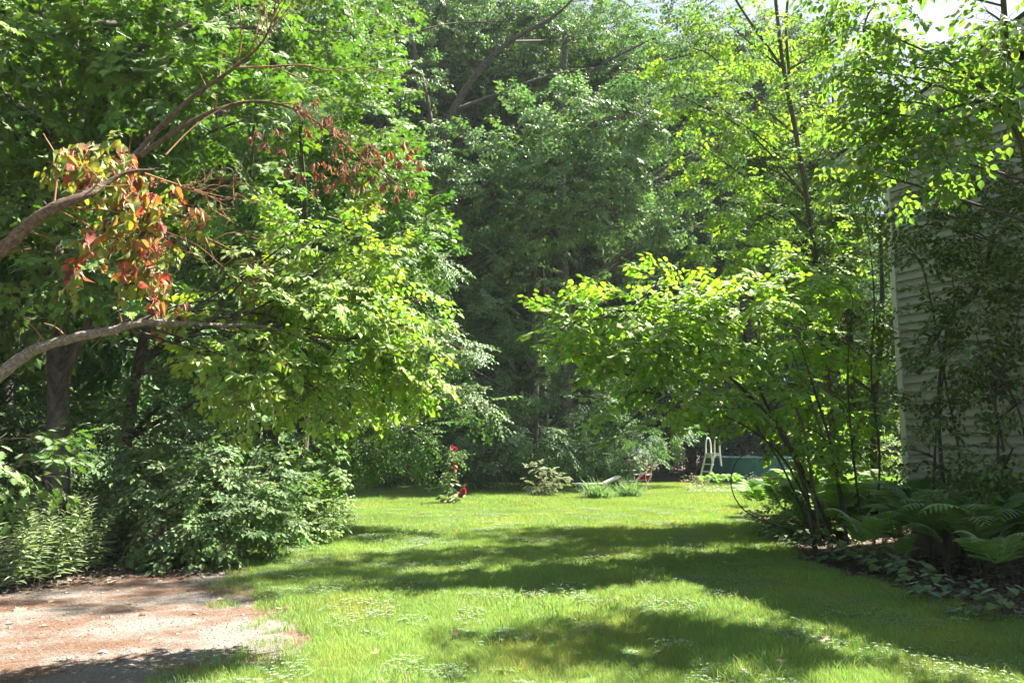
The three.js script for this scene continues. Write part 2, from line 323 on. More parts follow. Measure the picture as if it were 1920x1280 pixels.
{
  rnd = rngOf(31);
  const lawnTint = (x, z) => { const n = 0.5 * noise2(x * 0.35, z * 0.35) + 0.35 * noise2(x * 1.3 + 9, z * 1.3), dry = Math.max(0, noise2(x * 0.5 - 7, z * 0.3 + 4) - 0.35) * 0.6 + (z < -14 && x > 0 ? 0.06 : 0); const k = 1 + 0.22 * n + rr(-0.1, 0.1); return [k * (1 + 0.9 * dry + rr(-0.05, 0.12)), k * (1 + 0.1 * dry), k * (1 - 0.1 * dry)]; };
  const holder = thing('grass', 'short green lawn grass with clover growing across the yard', 'grass', V(0, 0, 0)); holder.userData.kind = 'stuff';
  const bands = [[3.2, 7.5, 0.13, Array.from({ length: 4 }, () => grassPatch(0.13, 230, 0.0016, 0.025, 0.075, 2))], [7.5, 13, 0.2, Array.from({ length: 4 }, () => grassPatch(0.2, 330, 0.0024, 0.03, 0.075, 2))], [13, 23, 0.28, Array.from({ length: 3 }, () => grassPatch(0.28, 380, 0.004, 0.03, 0.075, 1))], [23, 41, 0.42, Array.from({ length: 3 }, () => grassPatch(0.42, 420, 0.007, 0.035, 0.08, 1))]];
  for (const [d0, d1, step, geos] of bands) {
    const list = [];
    for (let z = -d0; z > -d1; z -= step) for (let x = -12; x < 14; x += step) {
      const X = x + rr(-0.4, 0.4) * step, Z = z + rr(-0.4, 0.4) * step;
      if (Math.abs(X) > -Z * 0.72 + 0.8) continue;
      const jx = X + 0.18 * noise2(X * 2.3, Z * 2.3), jz = Z + 0.18 * noise2(X * 2.3 + 40, Z * 2.3);
      if (!inside(jx, jz, lawnPts)) continue;
      if (noise2(X * 0.9 + 20, Z * 0.9) > 0.62 && rnd() < 0.5) continue;
      list.push({ p: V(X, 0.006, Z), q: new THREE.Quaternion().setFromAxisAngle(UP, rr(0, 6.28)), s: rr(0.62, 1.1) * (1 + 0.35 * noise2(X * 0.8 + 50, Z * 0.8)) * (rnd() < 0.05 ? 1.5 : 1), c: lawnTint(X, Z) });
    }
    scatter('grass_blades', geos, M.grass, list, holder);
  }
  const cl = [], cg = Array.from({ length: 3 }, cloverPatch);
  for (let i = 0; i < 4200; i++) { const z = -rr(3.5, 22), x = rr(-9, 8); if (!inside(x, z, lawnPts) || noise2(x * 0.7 + 80, z * 0.7) < 0.15 || Math.abs(x) > -z * 0.72 + 0.8) continue; cl.push({ p: V(x, 0.006, z), q: new THREE.Quaternion().setFromAxisAngle(UP, rr(0, 6.28)), s: rr(0.8, 1.4), c: tint(0.2) }); }
  scatter('clover', cg, M.grass, cl, holder);
  const weed = () => { const G = new Geo(); for (let i = 0; i < 9; i++) { const a = i * 2.4 + rr(-0.3, 0.3), e = rr(0.1, 0.6); addLeaf(G, pick([LEAF.ovate, LEAF.oval]), V(Math.cos(a) * 0.01, 0.01, Math.sin(a) * 0.01), frame(V(Math.cos(a), e, Math.sin(a)), UP), rr(0.05, 0.1), vary([0.16, 0.29, 0.07], 0.2)); } return G.build(); };
  const wl = []; for (let i = 0; i < 1500; i++) { const z = -rr(3.8, 20), x = rr(-7, 8); if (!inside(x, z, lawnPts) || noise2(x * 0.6 + 30, z * 0.6 + 5) < 0.1 || Math.abs(x) > -z * 0.72 + 0.8) continue; wl.push({ p: V(x, 0.006, z), q: new THREE.Quaternion().setFromAxisAngle(UP, rr(0, 6.28)), s: rr(0.6, 1.3), c: tint(0.2, 0.12) }); }
  scatter('weeds', [weed(), weed(), weed()], M.grass, wl, holder);
  // sparse grass and seedlings creeping over the driveway edge
  const ed = [];
  for (let i = 0; i < 420; i++) { const p = pick(driveEdge).clone().add(V(rr(-0.5, 0.35), 0, rr(-0.5, 0.5))); ed.push({ p: p.setY(0.004), q: new THREE.Quaternion().setFromAxisAngle(UP, rr(0, 6.28)), s: rr(0.4, 1.1), c: tint(0.2, 0.2) }); }
  scatter('grass_blades', Array.from({ length: 3 }, () => grassPatch(0.07, 34, 0.0018, 0.03, 0.09, 2)), M.grass, ed, holder);
}
// pine needles, gravel and leaf litter
{
  rnd = rngOf(41);
  const G = () => { const g = new Geo(); for (let i = 0; i < 40; i++) { const a = rr(0, 6.28), L = rr(0.03, 0.06), p = V(rr(-0.12, 0.12), rr(0.002, 0.008), rr(-0.12, 0.12)), d = V(Math.cos(a) * L, rr(-0.002, 0.004), Math.sin(a) * L), w = V(-Math.sin(a) * 0.0009, 0.0004, Math.cos(a) * 0.0009); g.tri(p.clone().sub(w), p.clone().add(w), p.clone().add(d), vary([0.17, 0.092, 0.055], 0.3, 0.1)); } return g.build(); };
  const list = [];
  for (let i = 0; i < 9000; i++) { const x = rr(-8.5, -1), z = -rr(3.5, 12.5); if (!inside(x, z, drivePts)) continue; if (needleCover(x, z) + (x < -4 ? 0.2 : 0) + rr(-0.3, 0.3) < 0.05) continue; list.push({ p: V(x, 0.005, z), q: new THREE.Quaternion().setFromAxisAngle(UP, rr(0, 6.28)), s: rr(0.7, 1.4), c: tint(0.2) }); }
  const h = thing('pine_needles', 'reddish brown pine needles strewn over the gravel driveway', 'litter', V(0, 0, 0)); h.userData.kind = 'stuff';
  scatter('needles', [G(), G(), G()], new THREE.MeshStandardMaterial({ vertexColors: true, roughness: 0.9, side: THREE.DoubleSide }), list, h);
  const stone = () => { const g = new THREE.IcosahedronGeometry(0.008, 0), p = g.attributes.position; for (let i = 0; i < p.count; i++) { const v = V().fromBufferAttribute(p, i), k = 1 + 0.35 * noise3(v.x * 300, v.y * 300, v.z * 300); p.setXYZ(i, v.x * k, v.y * k * 0.6, v.z * k); } g.computeVertexNormals(); g.setAttribute('color', new THREE.Float32BufferAttribute(new Float32Array(p.count * 3).fill(1), 3)); return g; };
  const sl = []; for (let i = 0; i < 9000; i++) { const x = rr(-7, -1), z = -rr(4, 12); if (!inside(x, z, drivePts)) continue; const k = rr(0.1, 0.26); sl.push({ p: V(x, 0.006, z), q: new THREE.Quaternion().setFromEuler(new THREE.Euler(0, rr(0, 6), 0)), s: rnd() < 0.04 ? rr(1.5, 3) : rr(0.4, 1.4), c: [k, k * 0.9, k * 0.8] }); }
  const gv = thing('gravel', 'small pale stones pressed into the driveway surface', 'gravel', V(0, 0, 0)); gv.userData.kind = 'stuff';
  scatter('stones', [stone(), stone()], new THREE.MeshStandardMaterial({ vertexColors: true, roughness: 0.95 }), sl, gv);
  // woodland floor litter
  const lg = () => { const g = new Geo(); for (let i = 0; i < 9; i++) addLeaf(g, pick([LEAF.oak, LEAF.mapleFar, LEAF.ovate]), V(rr(-0.2, 0.2), rr(0.004, 0.03), rr(-0.2, 0.2)), new THREE.Quaternion().setFromEuler(new THREE.Euler(rr(-0.4, 0.4), rr(0, 6.28), rr(-0.4, 0.4))), rr(0.05, 0.1), vary(pick([[0.16, 0.11, 0.07], [0.11, 0.07, 0.045], [0.2, 0.14, 0.1]]), 0.3)); return g.build(); };
  const ll = [];
  const edge = [...[[0, 1110], [130, 1090], [260, 1062], [400, 1052], [480, 1035], [560, 1005], [630, 980]].map(([x, y]) => onGround(x, y))];
  for (let i = 0; i < 700; i++) { const k = Math.floor(rnd() * (edge.length - 1)), p = edge[k].clone().lerp(edge[k + 1], rnd()).add(V(rr(-0.7, 0.35), 0, rr(-0.9, 0.25))); ll.push(p); }
  for (let i = 0; i < 2600; i++) ll.push(V(rr(-16, -3), 0, -rr(10, 34)));
  for (let i = 0; i < 900; i++) { const x = rr(2.5, 9), z = -rr(5, 16); if (!inside(x, z, lawnPts)) ll.push(V(x, 0, z)); }
  const keep = ll.filter((p) => !inside(p.x, p.z, lawnPts)).map((p) => ({ p: p.setY(0.004), q: new THREE.Quaternion().setFromAxisAngle(UP, rr(0, 6.28)), s: rr(0.8, 1.3), c: tint(0.25, 0.1) }));
  const lh = thing('leaf_litter', 'dry brown leaves covering the ground under the trees', 'litter', V(0, 0, 0)); lh.userData.kind = 'stuff';
  scatter('leaves', [lg(), lg(), lg()], M.dull, keep, lh);
}
// ---------------------------------------------------------------- house: gable wall of lap siding, turned 31 degrees
{
  rnd = rngOf(51);
  const C = V(6.4, 0, -13), ang = Math.atan2(0.515, 0.857), WID = 9, DEEP = 10, BOT = 1.13, EAVE = 6.75, PIT = 0.34;
  const h = thing('house', 'pale cream house with lap siding gable wall behind the shrubs', 'house', C);
  h.rotation.y = ang;                                              // local +z runs along the gable wall towards the camera, local +x into the house
  const siding = (k) => { const t = noiseTexture(128, (u, v) => { const n = 0.9 + 0.06 * loop(u, v, 1.5, k) + 0.03 * (rnd() - 0.5); return [0.36 * n, 0.365 * n, 0.3 * n]; }); t.repeat.set(0.4, 0.4); return new THREE.MeshStandardMaterial({ map: t, roughness: 0.6 }); };
  const sid = [siding(1), siding(5)], trim = new THREE.MeshStandardMaterial({ color: lin(0.6, 0.59, 0.52), roughness: 0.55 });
  const concrete = new THREE.MeshStandardMaterial({ map: soilTex, color: lin(2.2, 2.5, 3.2), bumpMap: soilBump, bumpScale: 0.004, roughness: 0.95 });
  const box = (x0, x1, y0, y1, z0, z1) => new THREE.BoxGeometry(x1 - x0, y1 - y0, z1 - z0).translate((x0 + x1) / 2, (y0 + y1) / 2, (z0 + z1) / 2);
  part('foundation', box(0.03, DEEP, -0.2, BOT, 0.03, WID - 0.03), concrete, h);
  part('wall', box(0.05, DEEP, BOT, EAVE, 0.02, WID), trim, h);
  const gab = new THREE.Shape([new THREE.Vector2(0.02, EAVE), new THREE.Vector2(WID - 0.02, EAVE), new THREE.Vector2(WID / 2, EAVE + PIT * WID / 2)]);
  part('gable', new THREE.ExtrudeGeometry(gab, { depth: DEEP - 0.1, bevelEnabled: false }).rotateY(-Math.PI / 2).applyMatrix4(new THREE.Matrix4().makeScale(-1, 1, 1)).translate(0.05, 0, 0), trim, h);
  const EX = 0.142;
  for (let i = 0, y = BOT; y < EAVE + PIT * WID / 2 - 0.12; i++, y += EX) {
    const cut = Math.max(0, (y + EX - EAVE) / PIT), z0 = 0.075 + (y < EAVE - EX ? 0 : cut), z1 = WID - 0.075 - (y < EAVE - EX ? 0 : cut); if (z1 - z0 < 0.3) break;
    const s = new THREE.Shape([new THREE.Vector2(0.047, 0), new THREE.Vector2(-0.012, 0), new THREE.Vector2(-0.009, 0.014), new THREE.Vector2(0.03, EX - 0.016), new THREE.Vector2(0.047, EX - 0.016)]);
    const zj = z0 + (z1 - z0) * rr(0.08, 0.6); for (const [a, b] of [[z0, zj - 0.0015], [zj + 0.0015, z1]]) part('siding_board', new THREE.ExtrudeGeometry(s, { depth: b - a, bevelEnabled: false }).translate(0, y, a), pick(sid), h);
  }
  part('corner_board', box(-0.025, 0.1, BOT - 0.02, EAVE - 0.02, -0.012, 0.072), trim, h);
  // roof: two slopes with overhang, rake soffits and fascia
  const OV = 0.75, RO = 0.4, shingle = noiseTexture(256, (u, v) => { const n = 0.75 + 0.3 * loop(u, v, 5, 2) + 0.4 * (rnd() - 0.5); return [0.07 * n, 0.068 * n, 0.07 * n]; }); shingle.repeat.set(0.5, 0.5);
  const roofM = new THREE.MeshStandardMaterial({ map: shingle, roughness: 0.95 }), rf = new THREE.Group(); rf.name = 'roof'; h.add(rf);
  for (const s of [0, 1]) {
    const zE = s ? WID + OV : -OV, yE = EAVE - PIT * OV + 0.03, zR = WID / 2, yR = EAVE + PIT * WID / 2 + 0.03;
    const slab = (x0, x1, t0, t1) => { const sh = new THREE.Shape([new THREE.Vector2(zE, yE + t0), new THREE.Vector2(zR, yR + t0), new THREE.Vector2(zR, yR + t1), new THREE.Vector2(zE, yE + t1)]); return new THREE.ExtrudeGeometry(sh, { depth: x1 - x0, bevelEnabled: false }).rotateY(-Math.PI / 2).translate(x1, 0, 0); };
    part('soffit', slab(-RO + 0.02, DEEP + RO - 0.02, 0, 0.05), trim, rf);
    part('shingles', slab(-RO - 0.03, DEEP + RO + 0.03, 0.145, 0.2), roofM, rf);
    part('rake_board', slab(-RO, -RO + 0.018, -0.04, 0.143), trim, rf);
    part('gutter', box(-RO, DEEP + RO, yE - 0.02, yE + 0.11, s ? zE + 0.002 : zE - 0.11, s ? zE + 0.11 : zE - 0.002), trim, rf);
  }
}
// ---------------------------------------------------------------- foliage kinds
const K = {
  maple: sprays(101, 3, { leaf: LEAF.maple, size: 0.11, len: 0.5, sides: 4, per: 4, flat: 0.55, hang: 0.55, col: [0.115, 0.24, 0.016] }),
  mapleYoung: sprays(102, 3, { leaf: LEAF.maple, size: 0.085, len: 0.5, sides: 3, per: 4, flat: 0.65, hang: 0.4, col: [0.23, 0.39, 0.03] }),
  oak: sprays(103, 3, { leaf: LEAF.oak, size: 0.13, len: 0.5, sides: 3, per: 4, flat: 0.45, hang: 0.4, col: [0.09, 0.19, 0.024] }),
  oakFar: sprays(104, 3, { leaf: LEAF.far, size: 0.2, len: 1.0, sides: 5, per: 5, flat: 0.55, hang: 0.8, col: [0.12, 0.24, 0.05], tr: 0.005 }),
  wood: sprays(105, 4, { leaf: LEAF.far, size: 0.2, len: 1.3, sides: 7, per: 6, flat: 0.6, hang: 0.75, col: [0.066, 0.16, 0.024], tr: 0.006 }),
  beech: sprays(106, 3, { leaf: LEAF.ovate, size: 0.09, len: 0.75, sides: 6, per: 6, flat: 0.85, hang: 0.35, droop: 0.3, col: [0.09, 0.19, 0.032] }),
  bough: sprays(107, 3, { leaf: LEAF.far, size: 0.13, len: 1.0, sides: 7, per: 7, flat: 0.9, hang: 0.45, droop: 0.4, col: [0.07, 0.165, 0.028] }),
  dogwood: sprays(108, 4, { leaf: LEAF.ovateDroop, size: 0.068, len: 0.34, sides: 3, per: 5, flat: 0.55, hang: 0.45, droop: 0.25, col: [0.21, 0.35, 0.025], twig: [0.12, 0.07, 0.04] }),
  shrub: sprays(109, 3, { leaf: LEAF.ovate, size: 0.092, len: 0.42, sides: 4, per: 4, flat: 0.65, hang: 0.35, col: [0.14, 0.25, 0.06] }),
  euonymus: sprays(110, 3, { leaf: LEAF.ovate, size: 0.075, len: 0.4, sides: 4, per: 5, flat: 0.55, hang: 0.2, col: [0.16, 0.28, 0.035] }),
  lilac: sprays(111, 3, { leaf: LEAF.ovate, size: 0.09, len: 0.45, sides: 3, per: 4, flat: 0.6, hang: 0.35, col: [0.09, 0.16, 0.024] }),
  grape: sprays(112, 3, { leaf: LEAF.grape, size: 0.088, len: 0.45, sides: 3, per: 4, flat: 0.6, hang: 0.5, col: [0.22, 0.39, 0.025] }),
  ash: sprays(113, 3, { leaf: LEAF.ovate, size: 0.11, len: 0.5, sides: 4, per: 4, flat: 0.75, hang: 0.45, col: [0.17, 0.31, 0.03] }),
  pine: (() => { rnd = rngOf(114); const G = new Geo(); for (let k = 0; k < 9; k++) { const c = V(rr(-0.12, 0.12), rr(-0.05, 0.05), k * 0.05); for (let i = 0; i < 26; i++) { const d = V(rr(-1, 1), rr(-0.7, 1), rr(0, 1.3)).normalize().multiplyScalar(rr(0.08, 0.12)), w = V(d.z, 0, -d.x).normalize().multiplyScalar(0.0012); G.tri(c.clone().sub(w), c.clone().add(w), c.clone().add(d), vary([0.07, 0.13, 0.06], 0.2)); } } return [G.build()]; })(),
};
// ---------------------------------------------------------------- woods round the yard
{
  const variants = [];
  for (let v = 0; v < 4; v++) {
    rnd = rngOf(200 + v);
    const H = 25, lean = rr(-1.5, 1.5), pts = [V(0, 0, 0), V(lean * 0.15, H * 0.25, rr(-0.4, 0.4)), V(lean * 0.5, H * 0.55, rr(-0.7, 0.7)), V(lean, H * 0.92, rr(-0.8, 0.8))], balls = [];
    for (let i = 0; i < 20; i++) { const t = (i + 0.5) / 20, a = i * 2.4 + rr(-0.4, 0.4), y = 4 + t * (H - 4.5), w = (v % 2 ? 4.2 : 3.6) * Math.sin(Math.PI * Math.min(0.97, 0.2 + 0.78 * t)) + 0.5, R = rr(1.5, 2.4) * (1.05 - 0.3 * t); balls.push({ c: V(Math.cos(a) * w * rr(0.4, 1), y, Math.sin(a) * w * rr(0.4, 1)), r: V(R, R * 0.75, R) }); }
    variants.push(tree({ name: 'woodland_tree', label: 'tall leafy woodland tree standing in the dense woods around the yard', group: 'trees of the woods around the yard', trunk: pts, radii: [0.34, 0.28, 0.2, 0.05], balls, geos: K.wood, mat: M.far, crownTint: [[1, 1, 1], [0.8, 0.98, 1.0], [1.25, 1.12, 0.8], [0.9, 0.85, 0.75]][v], barkMat: M.barkGrey, per: 56, seed: 300 + v, forks: 4, forkR: 0.03, fill: { inner: 0.3, freq: 0.5, gap: 0.0, droop: 0.25, tv: 0.22 } }));
  }
  rnd = rngOf(77);
  const spots = [];
  for (let x = -29; x < 21; x += 5.2) spots.push([x + rr(-1.5, 1.5), -46 + rr(-1.5, 1.5), rr(1.05, 1.22)]);
  for (let x = -34; x < 25; x += 6) spots.push([x + rr(-2, 2), -55 + rr(-2, 2), rr(1.25, 1.4)]);
  for (let x = -40; x < 46; x += 7) spots.push([x + rr(-2, 2), -66 + rr(-2, 2), x > 22 ? rr(0.6, 0.8) : rr(1.45, 1.7)]);
  for (const [x, z] of [[-11, -17], [-14, -12], [-12.5, -24], [-17, -19], [-10.5, -31], [-16, -30], [-19, -25], [-22, -36], [-15, -38], [-9.5, -10.5], [-12.5, -8], [-16, -14], [-10, -14.5], [-8.2, -24]]) spots.push([x, z, rr(0.75, 0.95)]);
  for (const s of spots) if (s[0] > 8.5 && s[0] < 20.5 && s[1] > -50.5) s[1] = -51 - rr(0, 2);           // room for the pool
  spots.push([-4.5, -47, 1.3], [-8, -49, 1.3]);
  spots.push([19, -44, 0.62], [24, -47, 0.6], [29, -52, 0.6], [36, -50, 0.5], [30, -42, 0.42]);
  spots.forEach(([x, z, s], i) => { if (i < 4) { variants[i].position.set(x, 0, z); variants[i].rotation.y = rr(0, 6.28); variants[i].scale.setScalar(s); } else copyOf(variants[i % 4], null, V(x, 0, z), rr(0, 6.28), s); });
  // undergrowth shrubs along the foot of the woods
  const und = [];
  for (let v = 0; v < 3; v++) {
    rnd = rngOf(240 + v); const balls = [];
    for (let i = 0; i < 7; i++) { const a = rr(0, 6.28), w = rr(0, 1.5), R = rr(0.9, 1.4); balls.push({ c: V(Math.cos(a) * w, rr(0.7, 3), Math.sin(a) * w), r: V(R, R * 0.8, R) }); }
    und.push(tree({ name: 'understory_shrub', label: 'dark leafy understory shrub at the foot of the woods', cat: 'shrub', group: 'understory shrubs below the woods', trunk: [V(0, 0, 0), V(0.1, 0.8, 0), V(0.1, 2, 0.1)], radii: [0.06, 0.05, 0.02], balls, geos: K.bough, mat: M.far, barkMat: M.barkGrey, per: 42, seed: 260 + v, forks: 3, fill: { inner: 0.3, freq: 0.8, droop: 0.3 } }));
  }
  rnd = rngOf(78); const us = [];
  for (let x = -26; x < 20; x += 2.7) { if (x > 6.2) continue; us.push([x + rr(-0.6, 0.6), -41.5 + rr(-1, 1), rr(0.8, 1.15)]); }
  for (let x = -30; x < 30; x += 3.4) us.push([x + rr(-1, 1), (x > 7 && x < 22 ? -52 : -49) + rr(-2, 2), rr(1.1, 1.6)]);
  for (const [x, z] of [[-9.8, -15.5], [-9.2, -18], [-9, -21], [-9.6, -25.5], [-10.5, -29], [-11, -35], [-12, -15.5], [-13, -21], [-9.6, -32.5], [-7.6, -20]]) us.push([x, z, rr(0.7, 1.0)]);
  us.forEach(([x, z, s], i) => { if (i < 3) { und[i].position.set(x, 0, z); und[i].rotation.y = rr(0, 6); und[i].scale.setScalar(s); } else copyOf(und[i % 3], null, V(x, 0, z), rr(0, 6.28), s); });
}
// the big oaks behind the lawn
tree({ name: 'oak_tree', label: 'leaning oak with silvery leaves and a slanting trunk behind the lawn', trunk: [P(770, 905, 37.75), P(790, 700, 37.475), P(812, 420, 37.2), P(840, 230, 36.65), P(900, 130, 36.1), P(960, 75, 35.55), P(1040, 30, 35), P(1110, -40, 35)], radii: [0.26, 0.22, 0.2, 0.18, 0.15, 0.11, 0.07, 0.03],
  stems: [{ pts: [P(812, 430, 37.2), P(880, 372, 36.1), P(950, 320, 35.55), P(1010, 282, 35), P(1080, 255, 34.45)], r: [0.13, 0.12, 0.1, 0.07, 0.03], carry: true }, { pts: [P(820, 300, 36.925), P(800, 180, 37.2), P(770, 60, 37.75), P(750, -60, 37.75)], r: [0.13, 0.1, 0.07, 0.03], carry: true }],
  balls: [ball(830, 0, 41, 90, 70, 0.7), ball(900, -40, 42, 90, 60, 0.7), ball(880, 285, 35.8, 95, 80, 0.6), ball(985, 250, 34.6, 90, 90, 0.6), ball(1085, 225, 34, 85, 90, 0.6), ball(1170, 215, 34, 60, 60, 0.6), ball(1150, 300, 34, 65, 60, 0.6), ball(1040, 330, 34, 90, 90, 0.6), ball(930, 380, 35.2, 85, 70, 0.6), ball(820, 380, 36.4, 80, 70, 0.6), ball(760, 300, 34.5, 60, 50, 0.6), ball(1120, 385, 34.6, 75, 60, 0.7), ball(1180, 420, 35.2, 60, 40, 0.6), ball(1010, 430, 35.2, 70, 50, 0.6), ball(900, 470, 35.8, 80, 60, 0.6), ball(960, 40, 42, 110, 70, 0.6), ball(1090, 80, 42, 120, 80, 0.6), ball(830, 60, 42, 110, 60, 0.6), ball(740, 140, 37.5, 90, 50, 0.6), ball(1190, 20, 42, 110, 70, 0.6), ball(1200, 130, 42, 80, 50, 0.6), ball(700, 30, 42, 90, 50, 0.6)],
  geos: K.oakFar, mat: M.oak, seed: 401, forks: 5, forkR: 0.025, fill: { freq: 0.55, inner: 0.3, gap: -0.08, droop: 0.05 } });
tree({ name: 'oak_tree', label: 'straight dark oak in the woods behind the grapevine thicket', trunk: [P(1060, 900, 41), P(1058, 600, 41), P(1050, 350, 40), P(1060, 60, 40)], radii: [0.4, 0.36, 0.3, 0.15],
  balls: [ball(1250, 330, 38, 80, 50), ball(1180, 480, 37, 70, 40), ball(1290, 200, 38, 90, 60), ball(1230, 70, 38, 110, 60), ball(1010, 520, 37, 60, 40), ball(1330, 420, 38, 80, 40), ball(1340, 90, 38, 110, 60), ball(1420, 250, 38, 100, 60)], geos: K.oakFar, mat: M.far, barkMat: M.barkGrey, seed: 402, forks: 4, forkR: 0.03, fill: { freq: 0.6, inner: 0.35 } });
// layered boughs drooping in the shade behind the lawn
tree({ name: 'beech_tree', label: 'shaded beech with drooping layered boughs above the far lawn edge', trunk: [P(1000, 900, 37), P(1003, 760, 37), P(1000, 560, 37), P(1005, 440, 37)], radii: [0.22, 0.2, 0.16, 0.05], stems: [{ pts: [P(1020, 898, 37.5), P(1025, 700, 37.5), P(1018, 500, 37.5)], r: [0.13, 0.11, 0.05] }],
  balls: [[760, 620, 34, 90, 40], [860, 560, 33, 100, 60], [960, 600, 33, 100, 50], [850, 690, 33, 90, 40], [960, 720, 33, 80, 36], [1060, 640, 34, 90, 50], [1090, 760, 34, 90, 60], [1170, 700, 35, 80, 50], [1000, 815, 32, 80, 50], [880, 800, 33, 90, 40], [900, 850, 32, 70, 40], [1000, 862, 33, 60, 30], [1150, 830, 34, 90, 60], [1080, 850, 34, 70, 40], [760, 740, 34, 90, 40], [720, 830, 34, 90, 36], [1230, 800, 36, 60, 30]].map(([x, y, d, r, n]) => ball(x, y, d, r, n, 0.42)),
  geos: K.bough, mat: M.far, barkMat: M.barkGrey, seed: 403, forks: 4, forkR: 0.015, fill: { freq: 0.7, inner: 0.15, droop: 0.35, flatUp: 0.9, gap: -0.35 } });
tree({ name: 'birch_tree', label: 'birch with long pale branches hanging over the left side of the lawn', trunk: [P(560, 935, 19), P(572, 760, 19), P(590, 520, 18.5), P(600, 300, 18)], radii: [0.16, 0.14, 0.1, 0.04],
  stems: [[[590, 560], [680, 585], [790, 625], [905, 668]], [[585, 640], [680, 665], [800, 710], [920, 765]], [[575, 720], [660, 745], [760, 800], [838, 858]], [[592, 480], [690, 470], [760, 478], [830, 492]], [[590, 580], [700, 560], [800, 590], [890, 632]]].map((a) => ({ pts: a.map(([x, y], i) => P(x, y, 18.5 - i * 0.9)), r: [0.05, 0.035, 0.02, 0.006], carry: true })),
  balls: [[690, 580, 17, 60, 40], [770, 612, 16.5, 50, 34], [850, 645, 16, 40, 24], [895, 662, 15.8, 22, 10], [690, 665, 17, 60, 40], [780, 700, 16.5, 55, 36], [850, 728, 16, 40, 26], [900, 755, 15.8, 24, 12], [640, 740, 17.5, 60, 44], [710, 780, 17, 60, 44], [760, 805, 16.5, 48, 34], [798, 832, 16, 26, 14], [822, 848, 16, 10, 4], [640, 830, 17.5, 60, 40], [690, 845, 17, 45, 26], [700, 480, 17.5, 60, 36], [780, 488, 17, 50, 26], [820, 490, 16.5, 24, 12], [760, 550, 17, 50, 30], [620, 560, 18, 70, 40], [600, 650, 18, 70, 40]].map(([x, y, d, r, n]) => ball(x, y, d, r, n, 0.4, 1.2)),
  geos: K.beech, mat: M.glossy, seed: 404, forks: 4, forkR: 0.01, fill: { freq: 1, inner: 0.1, droop: 0.4, flatUp: 0.9, gap: -0.5, smin: 0.7, smax: 1.05 } });
// ---------------------------------------------------------------- trees on the left
tree({ name: 'maple_tree', label: 'large broad maple with dark trunk shading the driveway side', trunk: [P(110, 1010, 11.5).setY(0), P(108, 700, 11.5), P(100, 400, 11.3), P(130, 100, 11), P(180, -250, 11)], radii: [0.17, 0.14, 0.13, 0.11, 0.06],
  balls: [[40, 50, 9, 130, 60], [170, 40, 9.5, 130, 60], [290, 60, 9, 110, 60], [400, 40, 10, 120, 60], [520, 30, 15, 110, 90], [640, 60, 16, 120, 110], [330, 170, 9.5, 110, 60], [200, 190, 10, 100, 44], [60, 200, 9.5, 110, 46], [440, 230, 10.5, 110, 56], [560, 260, 14, 100, 80], [660, 220, 14.5, 110, 90], [700, 330, 14.5, 80, 60], [420, 340, 10.5, 100, 44], [600, 370, 14, 90, 60], [300, 330, 11, 90, 36], [180, 500, 9.5, 90, 40], [80, 480, 9.5, 70, 26], [260, 540, 9.8, 60, 22], [40, 330, 10, 90, 34], [700, 440, 15, 90, 60], [780, 430, 15, 50, 30], [110, -120, 10, 200, 50], [640, -110, 16, 160, 60], [520, 430, 13.5, 90, 46]].map(([x, y, d, r, n]) => ball(x, y, d, r, n * (d > 13 ? 1.5 : 1.0), 0.8, d > 13 ? 2.2 : 1.1)).concat([[-7.5, 8.5, -9], [-9, 9.5, -7.5], [-6.5, 10.5, -10.5], [-8.5, 7, -10.5], [-7, 9.5, -7], [-10, 8, -10]].map(([x, y, z]) => ({ c: V(x, y, z), r: V(1.9, 1.2, 1.9), n: 90 }))),
  geos: K.maple, mat: M.glossy, barkMat: M.barkGrey, solo: { n: 260, of: 20, geos: singleLeaf(416, LEAF.maple, [0.13, 0.26, 0.018], 8), size: 0.135 }, seed: 411, forks: 6, forkR: 0.012, fill: { freq: 1.1, inner: 0.35, gap: -0.1 } });
tree({ name: 'oak_sapling', label: 'young oak with lobed leaves and a slanting brown trunk in the shade', trunk: [P(225, 1000, 13).setY(0), P(236, 830, 13), P(258, 690, 13), P(278, 600, 13), P(300, 420, 13), P(380, 250, 13.2)], radii: [0.12, 0.1, 0.09, 0.085, 0.06, 0.02],
  balls: [[430, 470, 12, 80, 30], [520, 500, 12.5, 90, 36], [360, 460, 12, 70, 26], [640, 520, 13, 90, 36], [300, 760, 12.2, 60, 20], [400, 740, 12.5, 70, 24], [450, 640, 14, 90, 28]].map(([x, y, d, r, n]) => ball(x, y, d, r, n, 0.75)),
  geos: K.oak, mat: M.glossy, barkMat: M.bark, seed: 412, forks: 5, fill: { freq: 1.3, gap: -0.2 } });
tree({ name: 'pine_tree', label: 'white pine with soft grey green needles glimpsed between maple leaves', trunk: [P(505, 1000, 15.5).setY(0), P(508, 600, 15.5), P(515, 150, 15.5), P(520, -200, 15.5)], radii: [0.16, 0.14, 0.11, 0.06], balls: [ball(525, 185, 10.4, 45, 26, 0.8), ball(475, 235, 10.4, 30, 12, 0.7), ball(560, 210, 10.6, 30, 12, 0.7)], geos: K.pine, mat: M.soft, barkMat: M.barkGrey, seed: 413, forks: 5, fill: { inner: 0.1, gap: -1, smin: 0.8, smax: 1.1 } });
tree({ name: 'maple_sapling', label: 'low maple sapling with bright leaves beside the goldenrod', trunk: [P(-60, 1060, 8.5).setY(0), P(-40, 900, 8.5), P(0, 800, 8.4)], radii: [0.03, 0.025, 0.012], balls: [ball(20, 820, 8.3, 40, 9, 0.6), ball(45, 870, 8.2, 40, 8, 0.6), ball(-20, 880, 8.3, 60, 10)], geos: K.oak, mat: M.soft, seed: 414, forks: 3, forkR: 0.005, fill: { gap: -1 } });
